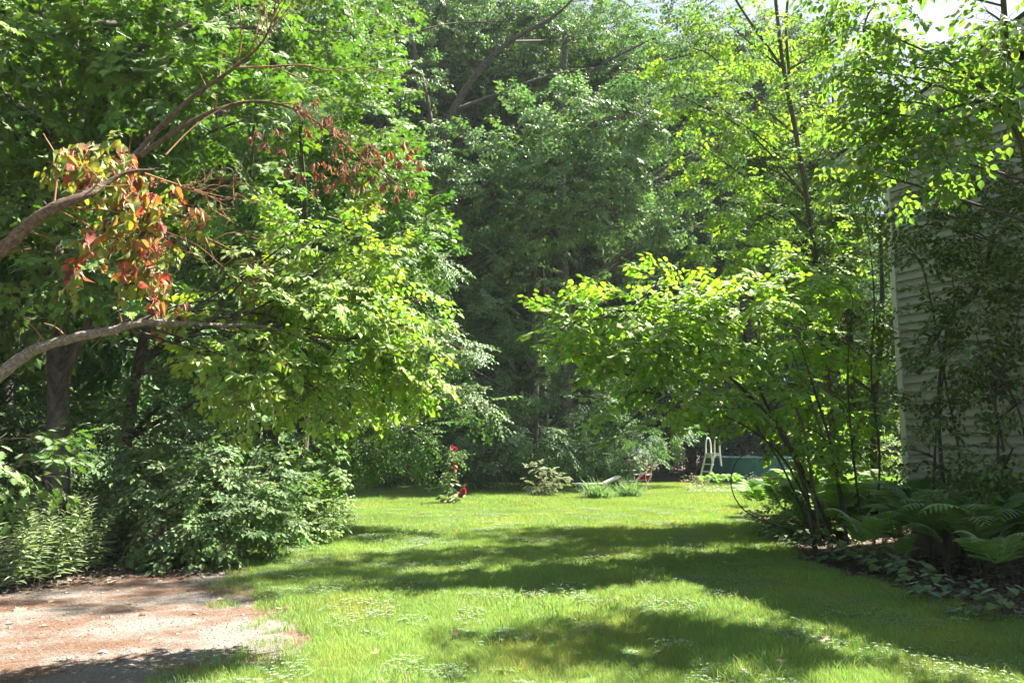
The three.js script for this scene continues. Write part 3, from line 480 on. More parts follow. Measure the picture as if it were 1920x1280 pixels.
tree({ name: 'maple_sapling', label: 'shaded maple sapling growing between shrub and oak trunk', trunk: [P(470, 985, 14).setY(0), P(480, 850, 14), P(500, 700, 14)], radii: [0.05, 0.04, 0.015], balls: [[430, 800, 13.5, 80, 26], [520, 800, 14, 90, 30], [560, 700, 15, 90, 26], [600, 860, 15, 70, 24], [380, 850, 13.5, 80, 20], [500, 880, 14, 80, 22], [330, 830, 13.5, 70, 16]].map(([x, y, d, r, n]) => ball(x, y, d, r, n, 0.7)), geos: K.maple, mat: M.soft, seed: 415, forks: 4, forkR: 0.006, fill: { gap: -0.4 } });
function shrubAt(o) { return tree({ cat: 'shrub', radii: [0.03, 0.025, 0.01], forks: 5, forkR: 0.005, barkMat: M.twig, ...o }); }
shrubAt({ name: 'honeysuckle_bush', label: 'rounded grey green honeysuckle bush beside the driveway end', trunk: [P(400, 1030, 12).setY(0), P(395, 960, 12), P(390, 900, 12)], balls: [[300, 870, 12, 70, 46], [360, 880, 11.8, 80, 60], [430, 910, 11.6, 80, 60], [330, 950, 11.5, 80, 60], [420, 980, 11.4, 75, 56], [490, 960, 11.8, 65, 50], [270, 830, 12.4, 60, 34], [350, 1020, 11, 40, 22], [500, 900, 12.2, 60, 40]].map(([x, y, d, r, n]) => ball(x, y, d, r, n, 0.85)), geos: K.shrub, mat: M.soft, solo: { n: 220, geos: singleLeaf(437, LEAF.ovate, [0.14, 0.25, 0.06], 6), size: 0.1 }, seed: 421, fill: { gap: -0.45, inner: 0.25, freq: 2 } });
shrubAt({ name: 'euonymus_bush', label: 'yellow green euonymus bush at the lawn edge past the honeysuckle', trunk: [P(560, 1005, 14.5).setY(0), P(560, 960, 14.5), P(556, 920, 14.5)], balls: [[520, 950, 14, 60, 44], [570, 960, 14, 60, 46], [600, 970, 14.2, 40, 30], [550, 905, 14.5, 50, 30], [480, 990, 13.4, 45, 30], [545, 1000, 13.6, 45, 30], [590, 930, 14.6, 40, 24]].map(([x, y, d, r, n]) => ball(x, y, d, r, n, 0.8)), geos: K.euonymus, mat: M.thin, seed: 422, fill: { gap: -0.5, inner: 0.2, freq: 2 } });
// ---------------------------------------------------------------- trees on the right
const mapleR = tree({ name: 'maple_tree', label: 'slender young maple with glowing yellow green leaves beside the house', trunk: [P(1580, 1030, 16.08).setY(0), P(1565, 850, 16.08), P(1545, 640, 15.96), P(1522, 430, 15.84), P(1495, 260, 15.6), P(1470, 130, 15.6), P(1455, 0, 15.6), P(1445, -150, 15.6), P(1440, -280, 15.6)], radii: [0.075, 0.068, 0.062, 0.056, 0.05, 0.043, 0.035, 0.028, 0.015],
  stems: [{ pts: [P(1470, 130, 15.6), P(1420, 60, 15.6), P(1375, -10, 15.36), P(1330, -120, 15.12)], r: [0.035, 0.03, 0.025, 0.012], carry: true }, { pts: [P(1480, 140, 15.6), P(1475, 40, 15.84), P(1490, -120, 16.08)], r: [0.035, 0.03, 0.02], carry: true }, { pts: [P(1480, 130, 15.6), P(1560, 80, 15.84), P(1620, 20, 15.84)], r: [0.03, 0.02, 0.01], carry: true }, { pts: [P(1490, 250, 15.6), P(1430, 200, 15.12), P(1350, 120, 14.64)], r: [0.03, 0.02, 0.01], carry: true }],
  balls: [[1300, 90, 14.64, 75, 26], [1370, 50, 15, 85, 34], [1450, 60, 15.6, 85, 34], [1540, 60, 15.6, 85, 34], [1620, 50, 15.6, 70, 24], [1275, 180, 14.4, 60, 20], [1350, 200, 14.76, 80, 32], [1440, 190, 15.12, 80, 32], [1540, 190, 15.6, 80, 32], [1310, 270, 14.64, 60, 20], [1400, 300, 15, 80, 30], [1480, 320, 15.6, 70, 24], [1580, 300, 16.08, 80, 28], [1340, 370, 14.76, 55, 28], [1420, 400, 15, 65, 36], [1380, 450, 14.76, 55, 28], [1350, 480, 14.4, 45, 18], [1450, 480, 15, 60, 26], [1540, 490, 15.4, 60, 26], [1500, 420, 15.6, 60, 32], [1590, 410, 16.08, 60, 32],
    [1400, -120, 15.36, 130, 46], [1500, -100, 15.6, 120, 36], [1430, -250, 15.6, 130, 40]].map(([x, y, d, r, n]) => ball(x, y, d, r, n, 0.7)).concat([[5.6, 14.6, -14.6], [6.6, 15.4, -15.2], [4.9, 15.8, -14.6], [4.6, 14.4, -14.2]].map(([x, y, z]) => ({ c: V(x, y, z), r: V(1.1, 0.4, 0.8), n: 44 }))),
  geos: K.mapleYoung, mat: M.thin, barkMat: M.bark, solo: { n: 200, of: 19, geos: singleLeaf(436, LEAF.maple, [0.24, 0.4, 0.03], 8), size: 0.1 }, seed: 431, forks: 5, forkR: 0.006, fill: { freq: 1.2, inner: 0.25, gap: -0.05, flatUp: 0.75 } });
tree({ name: 'grapevine_thicket', cat: 'shrub', label: 'arching thicket overgrown with bright grapevine leaves above the bed', trunk: [P(1530, 1030, 12.6).setY(0), P(1500, 880, 12.4), P(1440, 780, 12), P(1350, 690, 11.5), P(1270, 630, 11.2), P(1180, 590, 11)], radii: [0.038, 0.034, 0.03, 0.024, 0.018, 0.01],
  stems: [[[1560, 1000], [1500, 870], [1420, 720], [1390, 600], [1370, 510]], [[1600, 1010], [1545, 820], [1480, 640], [1460, 520]], [[1545, 1010], [1470, 860], [1400, 800], [1330, 770], [1240, 740]], [[1590, 1020], [1560, 840], [1530, 740], [1500, 640]], [[1500, 1000], [1400, 960], [1372, 915], [1378, 870], [1410, 840]], [[1620, 1010], [1600, 850], [1590, 700], [1600, 560]], [[1540, 1020], [1520, 880], [1500, 780], [1440, 690], [1420, 600]], [[1530, 1020], [1480, 900], [1440, 830], [1370, 740]], [[1640, 1020], [1650, 860], [1634, 700], [1640, 560], [1622, 380]]].map((a, k) => ({ pts: a.map(([x, y], i) => P(x, y, 12.8 - i * 0.3)), r: k === 4 ? [0.011, 0.01, 0.009, 0.008, 0.005] : k % 3 ? [0.02, 0.017, 0.014, 0.01, 0.005] : [0.028, 0.025, 0.02, 0.014, 0.006], carry: k !== 4, mat: k === 1 || k === 6 ? M.barkPale : M.bark })),
  balls: [[1040, 600, 10.8, 32, 10], [1100, 600, 10.8, 50, 24], [1160, 582, 11, 50, 26], [1220, 578, 11, 52, 28], [1290, 572, 11.2, 58, 32], [1360, 560, 11.4, 60, 30], [1430, 560, 11.6, 60, 28], [1480, 520, 12.4, 60, 24], [1560, 530, 13, 60, 24], [1130, 630, 11, 55, 24], [1200, 630, 11.2, 60, 26], [1280, 620, 11.4, 60, 24], [1360, 630, 11.6, 70, 26], [1440, 640, 12, 70, 26], [1240, 700, 11.4, 60, 22], [1320, 710, 11.6, 70, 24], [1400, 730, 12, 70, 24], [1480, 720, 12.4, 70, 22], [1180, 690, 11, 50, 16], [1160, 755, 10.8, 20, 5, 1.6], [1160, 805, 10.8, 10, 3, 1.6], [1240, 745, 11.2, 28, 8], [1330, 750, 12, 38, 10], [1430, 775, 12.4, 42, 10], [1510, 800, 12.6, 50, 18], [1530, 850, 12.8, 45, 14], [1570, 830, 13.2, 50, 18], [1620, 770, 13.4, 50, 18], [1560, 740, 13, 60, 22], [1540, 620, 12.8, 60, 18], [1600, 640, 13.2, 60, 16], [1230, 530, 11.2, 24, 8], [1010, 640, 10.7, 18, 4]].map(([x, y, d, r, n, ry]) => ball(x, y, d, r, n, ry ?? 0.7)),
  geos: K.grape, mat: M.thin, barkMat: M.bark, solo: { n: 190, of: 17, geos: singleLeaf(433, LEAF.grape, [0.22, 0.39, 0.03], 8), size: 0.095 }, seed: 432, forks: 5, forkR: 0.005, fill: { freq: 1.6, inner: 0.3, gap: -0.35, flatUp: 0.7 } });
tree({ name: 'lilac_bush', cat: 'shrub', label: 'dark lilac with bare crossing stems against the cream siding', trunk: [P(1775, 1050, 10.8).setY(0), P(1768, 900, 10.8), P(1760, 760, 10.8), P(1772, 640, 10.7), P(1800, 530, 10.6)], radii: [0.03, 0.028, 0.024, 0.018, 0.01],
  stems: [[[1795, 1040], [1800, 860], [1778, 740], [1745, 560], [1725, 490], [1690, 450]], [[1745, 1040], [1752, 880], [1757, 800], [1770, 700], [1790, 560], [1780, 480]], [[1720, 700], [1760, 620], [1830, 545], [1850, 500], [1870, 400]], [[1895, 1030], [1885, 860], [1870, 780], [1850, 700], [1830, 620]], [[1870, 1040], [1872, 820], [1868, 740], [1905, 620], [1920, 520]], [[1880, 780], [1905, 760], [1960, 720]], [[1940, 1020], [1915, 780], [1870, 700], [1820, 660]]].map((a, k) => ({ pts: a.map(([x, y], i) => P(x, y, 10.8 - i * 0.1 - (k > 2 ? 1 : 0))), r: k === 2 ? [0.045, 0.045, 0.04, 0.03, 0.02] : [0.018, 0.016, 0.014, 0.01, 0.006], carry: true })),
  balls: [[1740, 420, 11, 60, 18], [1800, 430, 10.5, 70, 24], [1870, 440, 10, 80, 30], [1760, 350, 11, 60, 18], [1840, 350, 10.4, 70, 24], [1900, 330, 10, 60, 20], [1800, 540, 10.4, 70, 22], [1880, 560, 9.8, 80, 32], [1850, 640, 9.8, 80, 28], [1780, 650, 10.4, 60, 16], [1710, 480, 11, 30, 6], [1900, 720, 9.4, 60, 18], [1730, 760, 10.6, 50, 12], [1800, 740, 10.2, 60, 12], [1860, 880, 9.6, 50, 12], [1900, 840, 9.2, 50, 12], [1740, 850, 10.4, 60, 12], [1690, 620, 11, 30, 6], [1700, 840, 10.8, 40, 9]].map(([x, y, d, r, n]) => ball(x, y, d, r, n * (x > 1780 ? 1.4 : 0.95), 0.75)),
  geos: K.lilac, mat: M.soft, barkMat: M.barkGrey, seed: 433, forks: 6, forkR: 0.005, fill: { freq: 1.8, inner: 0.2, gap: -0.35 } });
tree({ name: 'ash_tree', label: 'ash with drooping leaflets spreading over the house eave', trunk: [P(1990, 1100, 8.8).setY(0), P(1960, 700, 8.8), P(1925, 300, 8.8), P(1893, 130, 8.7), P(1880, -30, 8.6), P(1860, -250, 8.6)], radii: [0.07, 0.06, 0.045, 0.035, 0.03, 0.015],
  stems: [{ pts: [P(1925, 290, 8.8), P(1880, 200, 8.6), P(1800, 130, 8.6), P(1700, 80, 8.8), P(1620, 50, 9)], r: [0.03, 0.025, 0.018, 0.012, 0.006], carry: true }, { pts: [P(1915, 260, 8.8), P(1850, 190, 8.4), P(1760, 210, 8.6), P(1680, 230, 8.8)], r: [0.02, 0.016, 0.012, 0.006], carry: true }],
  balls: [[1890, 40, 8.6, 50, 14], [1840, 110, 8.6, 60, 16], [1770, 150, 8.7, 50, 14], [1680, 125, 8.8, 50, 14], [1620, 60, 9, 60, 18], [1600, 130, 9, 50, 12], [1690, 190, 8.8, 60, 16], [1760, 220, 8.6, 60, 14], [1840, 210, 8.5, 50, 10], [1620, 210, 9.2, 50, 10], [1900, 180, 8.4, 40, 8], [1700, 280, 9, 60, 14], [1600, 290, 9.2, 60, 9], [1660, 330, 9.2, 50, 7], [1780, 300, 8.8, 60, 10], [1640, 10, 9, 50, 12], [1850, 20, 8.6, 30, 7], [1910, -80, 8.6, 80, 20], [1610, -60, 9, 70, 16]].map(([x, y, d, r, n]) => ball(x, y, d, r, n, 0.6)),
  geos: K.ash, mat: M.thin, barkMat: M.barkGrey, seed: 434, forks: 5, forkR: 0.006, fill: { freq: 1.6, inner: 0.2, gap: -0.4, flatUp: 0.8, droop: 0.3 } });
// a broad tree beside the house, behind the camera's side, that roofs over the shaded bed
tree({ name: 'maple_tree', label: 'broad shade maple beside the house spreading over the fern bed', trunk: [V(8.2, 0, -0.6), V(8.1, 3, -0.8), V(7.6, 6.5, -1.6), V(7, 10, -2.5)], radii: [0.26, 0.22, 0.17, 0.07], balls: [[6.2, 8.2, -4.2], [7.5, 7.6, -5.6], [5.2, 8.8, -2.4], [8.6, 8.4, -3.4], [6.8, 10, -3], [9.6, 8, -1.4], [6.6, 7.6, -6.6], [4.6, 8.6, -4.6], [7.6, 9.4, -5.4]].map(([x, y, z]) => ({ c: V(x, y, z), r: V(1.7, 1, 1.7), n: 80 })), geos: K.maple, mat: M.glossy, barkMat: M.barkGrey, seed: 461, forks: 5, forkR: 0.02, fill: { inner: 0.2, gap: -0.4 } });
// a taller tree past the house corner that shades the lawn
tree({ name: 'cherry_tree', label: 'dark leafy cherry tree past the house corner behind the slender maple', trunk: [P(1612, 950, 17.6).setY(0), P(1600, 760, 17.6), P(1590, 560, 17.6), P(1575, 360, 17.6), P(1560, 160, 17.6)], radii: [0.1, 0.085, 0.07, 0.05, 0.02], stems: [{ pts: [P(1640, 950, 17.072).setY(0), P(1640, 760, 17.072), P(1655, 600, 17.072), P(1650, 400, 17.072)], r: [0.09, 0.08, 0.06, 0.02], carry: true }],
  balls: [[1600, 620, 17.6, 90, 46], [1530, 560, 17.6, 80, 40], [1660, 560, 17.16, 70, 34], [1500, 460, 17.6, 90, 46], [1600, 470, 17.6, 90, 46], [1560, 360, 17.6, 90, 46], [1470, 360, 18.04, 80, 40], [1640, 370, 17.6, 80, 36], [1500, 260, 18.04, 80, 40], [1590, 250, 17.6, 80, 40], [1430, 280, 18.48, 70, 36], [1440, 190, 18.48, 80, 40], [1530, 160, 18.48, 80, 40], [1600, 700, 17.16, 70, 30], [1530, 690, 17.16, 60, 24], [1650, 740, 16.72, 60, 26], [1600, 800, 17.16, 60, 24], [1660, 260, 18, 90, 50], [1730, 270, 18.5, 80, 40], [1700, 190, 18.5, 60, 26]].map(([x, y, d, r, n]) => ball(x, y, d, r, n, 0.65)), geos: sprays(451, 3, { leaf: LEAF.far, size: 0.12, len: 0.6, sides: 4, per: 5, flat: 0.6, hang: 0.4, col: [0.1, 0.175, 0.024] }), mat: M.far, barkMat: M.barkGrey, seed: 452, forks: 4, forkR: 0.01, fill: { freq: 0.9, inner: 0.25, gap: -0.15 } });
// thicket of small shrubs behind the grapevine stems, between bed and pool
{
  rnd = rngOf(443);
  for (const [x, d, h] of [[1500, 15, 0.5], [1550, 15.5, 0.8], [1560, 17, 1.3], [1580, 16, 1.2], [1600, 17.5, 1.6], [1640, 15.6, 1.2], [1575, 19.5, 2.2], [1640, 19, 2.4], [1690, 17.5, 2.0]]) {
    const b = P(x, 900, d).setY(0);
    shrubAt({ name: 'leafy_bush', label: 'bright leafy bush behind the grapevine stems beside the house corner', group: 'bushes behind the grapevine stems', trunk: [b, b.clone().setY(h * 0.4), b.clone().add(V(0.1, h * 0.7, 0))], balls: [[-0.3, 0.45, 0.5], [0.3, 0.5, 0.5], [0, 0.75, 0.5], [0.1, 0.25, 0.55]].map(([dx, k, r]) => ({ c: b.clone().add(V(dx, h * k, rr(-0.3, 0.3))), r: V(r, h * 0.3, r), n: 26 })), geos: K.euonymus, mat: M.thin, seed: Math.round(x + d * 10), forks: 3, fill: { gap: -0.6, inner: 0.2 } });
  }
}
// ---------------------------------------------------------------- dogwood reaching in beside the driveway
{
  rnd = rngOf(500);
  const base = V(-4.6, 0, -5.4), g = thing('dogwood_tree', 'dogwood with red and yellow turning leaves and long bare limbs over the driveway', 'tree', base), loc = (p) => p.clone().sub(base);
  const px = (a) => a.map(([x, y, d]) => P(x, y, d));
  part('trunk', tube([V(-4.6, 0, -5.4), V(-4.5, 0.9, -5.3), V(-4.4, 1.8, -5.3), V(-4.5, 3, -5.2), V(-4.7, 4.4, -5.2)].map(loc), [0.14, 0.12, 0.11, 0.09, 0.05], null, 9, 0.1), M.bark, g);
  const limb = (pts, r, mat) => { part('limb', tube(pts.map(loc), r.map((x) => x * 0.82), null, 10, 0.16, 9), mat, g); return new THREE.CatmullRomCurve3(pts); };
  const L1 = limb([V(-4.42, 1.5, -5.3), ...px([[-130, 800, 5.25], [0, 702, 5.3], [48, 665, 5.35], [85, 648, 5.4], [150, 630, 5.5], [215, 618, 5.55], [250, 607, 5.6], [330, 606, 5.8], [400, 610, 6], [480, 611, 6.2], [560, 628, 6.4], [650, 638, 6.6], [760, 662, 6.9]])], [0.062, 0.058, 0.05, 0.047, 0.044, 0.041, 0.039, 0.036, 0.032, 0.028, 0.024, 0.02, 0.016, 0.01, 0.004], M.barkPale);
  const L2 = limb([V(-4.45, 2.5, -5.25), ...px([[-90, 525, 5], [0, 470, 5.1], [60, 415, 5.15], [110, 385, 5.2], [165, 363, 5.3], [195, 345, 5.4], [240, 322, 5.5], [290, 318, 5.6]])], [0.07, 0.06, 0.052, 0.048, 0.044, 0.034, 0.025, 0.016, 0.008], M.barkLimb);
  const L3 = limb(px([[100, 395, 5.3], [190, 340, 5.7], [252, 292, 6.1], [285, 255, 6.2], [360, 182, 6.3], [440, 126, 6.4], [492, 78, 6.5], [512, 30, 6.5], [520, -40, 6.5]]), [0.034, 0.034, 0.032, 0.028, 0.022, 0.017, 0.011, 0.008, 0.005], M.barkLimb);
  const L4 = limb(px([[262, 292, 6.1], [330, 245, 6.2], [400, 208, 6.3], [470, 190, 6.4], [540, 200, 6.5], [610, 240, 6.6], [650, 275, 6.65], [700, 322, 6.7], [770, 356, 6.8]]), [0.026, 0.023, 0.019, 0.015, 0.012, 0.009, 0.008, 0.006, 0.003], M.barkLimb);
  const bare = [];                                                   // bare twigs
  const b = (pts, r0, r1) => bare.push(tube(px(pts).map(loc), r0, r1, 5));
  b([[440, 127, 6.4], [500, 125, 6.45], [570, 122, 6.5], [620, 133, 6.55], [680, 125, 6.6], [740, 140, 6.7], [800, 141, 6.8]], 0.011, 0.002);
  b([[444, 122, 6.4], [452, 70, 6.4], [446, 0, 6.4], [440, -40, 6.4]], 0.01, 0.004);
  b([[510, 125, 6.45], [560, 145, 6.5], [610, 175, 6.55], [650, 205, 6.6]], 0.007, 0.002);
  b([[115, 385, 5.3], [150, 390, 5.5], [230, 400, 5.7], [300, 430, 5.9], [370, 460, 6], [430, 510, 6.1], [490, 540, 6.2]], 0.012, 0.002);
  b([[105, 393, 5.3], [170, 425, 5.5], [220, 455, 5.6]], 0.009, 0.003);
  b([[270, 325, 5.6], [330, 345, 5.8], [400, 365, 6], [480, 378, 6.1]], 0.009, 0.002);
  b([[310, 290, 5.9], [360, 240, 6.1], [430, 195, 6.3], [520, 160, 6.4]], 0.007, 0.002);
  b([[100, 395, 5.2], [105, 300, 5.3], [80, 250, 5.4]], 0.008, 0.004);
  const fan = (curve, t0, t1, n, len, up) => { for (let i = 0; i < n; i++) { const p = curve.getPoint(rr(t0, t1)), tng = curve.getTangent(0.8), d = tng.clone().add(V(rr(-0.9, 0.9), rr(-0.6, 0.8) + up, rr(-0.7, 0.7))).normalize(), L = len * rr(0.4, 1), e = p.clone().addScaledVector(d, L), m = p.clone().lerp(e, 0.5).add(V(rr(-0.04, 0.04), rr(-0.03, 0.06), rr(-0.04, 0.04))); bare.push(tube([p, m, e].map(loc), 0.006, 0.0022, 4)); for (let k = 0; k < 3; k++) { const s = m.clone().lerp(e, rr(0, 1)); bare.push(tube([s, s.clone().addScaledVector(d, L * 0.18).add(V(rr(-0.06, 0.06), rr(0, 0.07), rr(-0.05, 0.05))), s.clone().addScaledVector(d, L * 0.3).add(V(rr(-0.12, 0.12), rr(-0.04, 0.12), rr(-0.1, 0.1)))].map(loc), 0.0035, 0.0018, 3)); } } };
  fan(L3, 0.55, 1, 16, 0.5, 0.15); fan(L4, 0.45, 0.9, 14, 0.45, -0.1);
  const low = new THREE.CatmullRomCurve3(px([[270, 400, 5.8], [340, 420, 5.9], [420, 470, 6], [480, 530, 6.2]])); fan(low, 0, 1, 22, 0.42, 0.05);
  const mid = new THREE.CatmullRomCurve3(px([[300, 340, 5.7], [380, 365, 5.9], [470, 380, 6.1]])); fan(mid, 0, 1, 14, 0.35, 0);
  for (const [cv, n] of [[L1, 9], [L2, 6], [L3, 7], [L4, 6]]) for (let i = 0; i < n; i++) { const t = rr(0.1, 0.75), p = cv.getPoint(t), d = V(rr(-0.6, 0.9), rr(-0.6, 1), rr(-0.5, 0.8)).normalize(), L = rr(0.05, 0.3); bare.push(tube([p, p.clone().addScaledVector(d, L * 0.5).add(V(rr(-0.02, 0.02), rr(0, 0.03), 0)), p.clone().addScaledVector(d, L)].map(loc), rr(0.005, 0.009), 0.003, 5)); }
  const hub = (x, y) => { let best = null; for (const cv of [L2, low, mid]) for (let i = 0; i <= 12; i++) { const p = cv.getPoint(i / 12), q = P(x, y, 5.4 + (x - 100) * 0.0022), e = p.distanceTo(q); if (!best || e < best.e) best = { e, p, q }; } return best; };
  for (const [x, y] of [[110, 300], [160, 290], [205, 292], [235, 310], [150, 335], [255, 345], [215, 385], [265, 385], [165, 440], [205, 460], [245, 470], [285, 485], [290, 530], [288, 575], [335, 580], [140, 512], [333, 350], [365, 402]]) { const h = hub(x, y); bare.push(tube([h.p, h.p.clone().lerp(h.q, 0.5).add(V(rr(-0.05, 0.05), rr(0.02, 0.1), rr(-0.03, 0.03))), h.q].map(loc), 0.006, 0.002, 5)); for (let k = 0; k < 5; k++) bare.push(tube([h.q.clone().lerp(h.p, rr(0, 0.4)), h.q.clone().add(V(rr(-0.12, 0.12), rr(-0.14, 0.08), rr(-0.1, 0.1)))].map(loc), 0.003, 0.0015, 3)); }
  part('bare_twigs', merged(bare), M.twigOrange, g);
  // the tree's own crown above and beside the driveway
  const top = []; for (const [x, y, z] of [[-5.4, 5.4, -5.6], [-4.4, 6.2, -5], [-6, 6, -4.4], [-5, 5.6, -3.6], [-6.4, 5, -6]]) { fillBlob(top, V(x, y, z), V(1.1, 0.7, 1.1), 70, { inner: 0.2, gap: -0.5, droop: 0.3 }); part('limb', tube([V(-4.6, 3.4, -5.2), V((x - 4.6) / 2, (y + 3.6) / 2, (z - 5.2) / 2), V(x, y, z)].map(loc), 0.035, 0.01, 6), M.bark, g); }
  for (const e of top) e.p.sub(base);
  scatter('foliage', K.dogwood, M.thin, top, g);
  // foliage mass
  const list = [], gb = [[640, 460, 6.6, 70, 16], [575, 430, 6.5, 55, 12], [700, 555, 6.8, 80, 22], [600, 550, 6.6, 80, 22], [500, 590, 6.3, 70, 18], [745, 635, 7, 65, 20], [650, 660, 6.7, 85, 24], [540, 680, 6.4, 80, 22], [450, 690, 6.2, 60, 14], [610, 760, 6.6, 50, 10], [700, 730, 6.9, 65, 18], [430, 640, 6.2, 50, 10], [790, 690, 7.1, 35, 10], [520, 470, 6.4, 60, 12], [770, 585, 7, 45, 12], [690, 480, 6.8, 50, 12], [440, 560, 6.3, 45, 8], [560, 610, 6.5, 70, 16], [480, 725, 6.3, 40, 7], [650, 590, 6.7, 70, 16]];
  const limbs = [];
  for (const [x, y, d, r, n] of gb) {
    const B = ball(x, y, d, r); fillBlob(list, B.c, B.r, Math.round(n * 1.4), { inner: 0.15, freq: 1.9, gap: 0.0, droop: 0.35, tv: 0.15, tw: 0.12 });
    const s = L1.getPoint(Math.min(1, Math.max(0.45, (x - 100) / 700))); limbs.push(tube([s, s.clone().lerp(B.c, 0.5).add(V(rr(-0.1, 0.1), rr(0, 0.12), 0)), B.c].map(loc), 0.012, 0.004, 5));
    for (let k = 0; k < 4; k++) limbs.push(tube([s.clone().lerp(B.c, 0.6), B.c.clone().add(V(rr(-1, 1) * B.r.x, rr(-1, 1) * B.r.y, rr(-1, 1) * B.r.z).multiplyScalar(0.7))].map(loc), 0.005, 0.0015, 4));
  }
  part('twigs', merged(limbs), M.bark, g);
  for (const e of list) e.p.sub(base);
  scatter('foliage', K.dogwood, M.thin, list, g);
  // separate leaves: the turning ones and the outermost green ones
  const leafGeo = (tmpl, col, n) => Array.from({ length: n }, () => { const G = new Geo(); const c = vary(col, 0.22, 0.12); addLeaf(G, tmpl, V(0, 0, 0), new THREE.Quaternion(), 1, c); return G.build(); });
  const droopy = [stripLeaf([0, 0.2, 0.3, 0.28, 0.16, 0.05, 0], 0.45, 0.7), stripLeaf([0, 0.17, 0.28, 0.27, 0.18, 0.06, 0], 0.7, 0.35, 0.02)];
  const cls = { y: leafGeo(droopy[0], [0.3, 0.35, 0.035], 6), g: leafGeo(droopy[1], [0.22, 0.31, 0.04], 6), o: leafGeo(droopy[1], [0.4, 0.19, 0.04], 5), r: leafGeo(droopy[0], [0.38, 0.075, 0.045], 6), d: leafGeo(droopy[1], [0.16, 0.03, 0.02], 3) };
  const putLeaf = (geo, p, dir, size, mat = M.thin, name = 'leaf') => { const m = part(name, geo, mat, g); m.position.copy(loc(p)); m.quaternion.copy(frame(dir, V(rr(-1, 1), 0.7, rr(-1, 1)), rr(-0.8, 0.8))); m.scale.setScalar(size); };
  const turning = [[110, 300, 24, 8, .3], [160, 290, 30, 12, .3], [205, 292, 32, 14, .3], [235, 310, 28, 12, .4], [150, 335, 26, 8, .4], [200, 345, 34, 10, .35], [255, 345, 26, 10, .55], [215, 385, 34, 12, .3], [265, 385, 30, 10, .6], [240, 415, 32, 12, .3], [275, 425, 26, 8, .5], [165, 440, 24, 7, .55], [205, 460, 26, 8, .55], [245, 470, 28, 10, .6], [285, 485, 26, 10, .75], [262, 510, 26, 8, .6], [290, 530, 22, 9, .8], [288, 575, 14, 6, .95], [335, 580, 16, 9, .8], [140, 512, 14, 5, .8], [333, 350, 12, 4, .8], [365, 402, 16, 6, 1], [300, 455, 18, 6, .95]];
  for (const [x, y, r, n, red] of turning) for (let i = 0; i < n * 1.38; i++) {
    const p = P(x + rr(-r, r), y + rr(-r, r), 5.35 + (x - 100) * 0.0022 + rr(-0.15, 0.15)), k = rnd();
    putLeaf(pick(k < red * 0.32 ? cls.r : k < red * 0.72 ? cls.o : k < red * 0.85 ? cls.d : rnd() < 0.6 ? cls.y : cls.g), p, V(rr(-0.7, 0.7), -rr(0.5, 1.4), rr(-0.4, 0.7)), rr(0.08, 0.125));
  }
  const tl = []; for (const [x, y, r, n] of turning) { const B = ball(x, y, 5.5 + (x - 100) * 0.0022, r); fillBlob(tl, B.c, B.r, Math.ceil(n * 0.4), { inner: 0.1, gap: -1, droop: 0.6, smin: 0.6, smax: 1 }); }
  for (const e of tl) { e.p.sub(base); const k = rnd(); e.c = k < 0.62 ? [0.95, 1, 1] : k < 0.85 ? [1.5, 0.75, 0.9] : [1.6, 0.35, 0.8]; }
  scatter('foliage', sprays(509, 3, { leaf: LEAF.ovateDroop, size: 0.085, len: 0.2, sides: 2, per: 3, flat: 0.3, hang: 0.9, droop: 0.5, col: [0.27, 0.31, 0.035], twig: [0.12, 0.07, 0.04] }), M.thin, tl, g);
  rnd = rngOf(510);
  const green = leafGeo(LEAF.ovateDroop, [0.22, 0.36, 0.03], 8);
  for (let i = 0; i < 6; i++) { const [x, y, d, r] = pick(gb), a = rr(0, 6.28), k = rr(0.3, 1); putLeaf(pick(green), P(x + Math.cos(a) * r * k, y + Math.sin(a) * r * k, d - r * d / F * rr(0.3, 0.8)), V(rr(-0.8, 0.8), -rr(0.3, 1.2), rr(-0.5, 0.8)), rr(0.08, 0.115)); }
  // berries and red calyx bunches
  const berryMat = new THREE.MeshPhysicalMaterial({ color: lin(0.35, 0.03, 0.03), roughness: 0.4, clearcoat: 0.4 });
  const bunch = () => merged(Array.from({ length: 12 }, () => new THREE.IcosahedronGeometry(rr(0.004, 0.007), 1).translate(rr(-0.03, 0.03), rr(-0.025, 0.025), rr(-0.03, 0.03))));
  const bunches = [bunch(), bunch()];
  for (const [x, y, d] of [[140, 292, 5.3], [230, 285, 5.4], [285, 345, 5.6], [282, 365, 5.6], [292, 462, 5.6], [300, 470, 5.6], [145, 505, 5.4], [290, 560, 5.6], [335, 585, 5.7], [305, 340, 5.7], [555, 555, 6.3], [780, 560, 6.9], [752, 660, 6.8], [820, 700, 7], [540, 672, 6.2], [760, 615, 6.8]]) { const m = part('berry_cluster', pick(bunches), berryMat, g); m.position.copy(loc(P(x, y, d))); }
  // dried leaves still hanging
  const dried = Array.from({ length: 4 }, (_, k) => { const G = new Geo(), lf = stripLeaf([0, 0.1, 0.13, 0.1, 0], 1.1, 0.3); const n = 4 + k; for (let i = 0; i < n; i++) addLeaf(G, lf, V(rr(-0.02, 0.02), 0, rr(-0.02, 0.02)), frame(V(rr(-0.45, 0.45), -1, rr(-0.45, 0.45)), V(rr(-1, 1), 0, rr(-1, 1))), rr(0.06, 0.1), vary(pick([[0.2, 0.11, 0.06], [0.28, 0.15, 0.07], [0.22, 0.09, 0.05]]), 0.25)); return G.build(); });
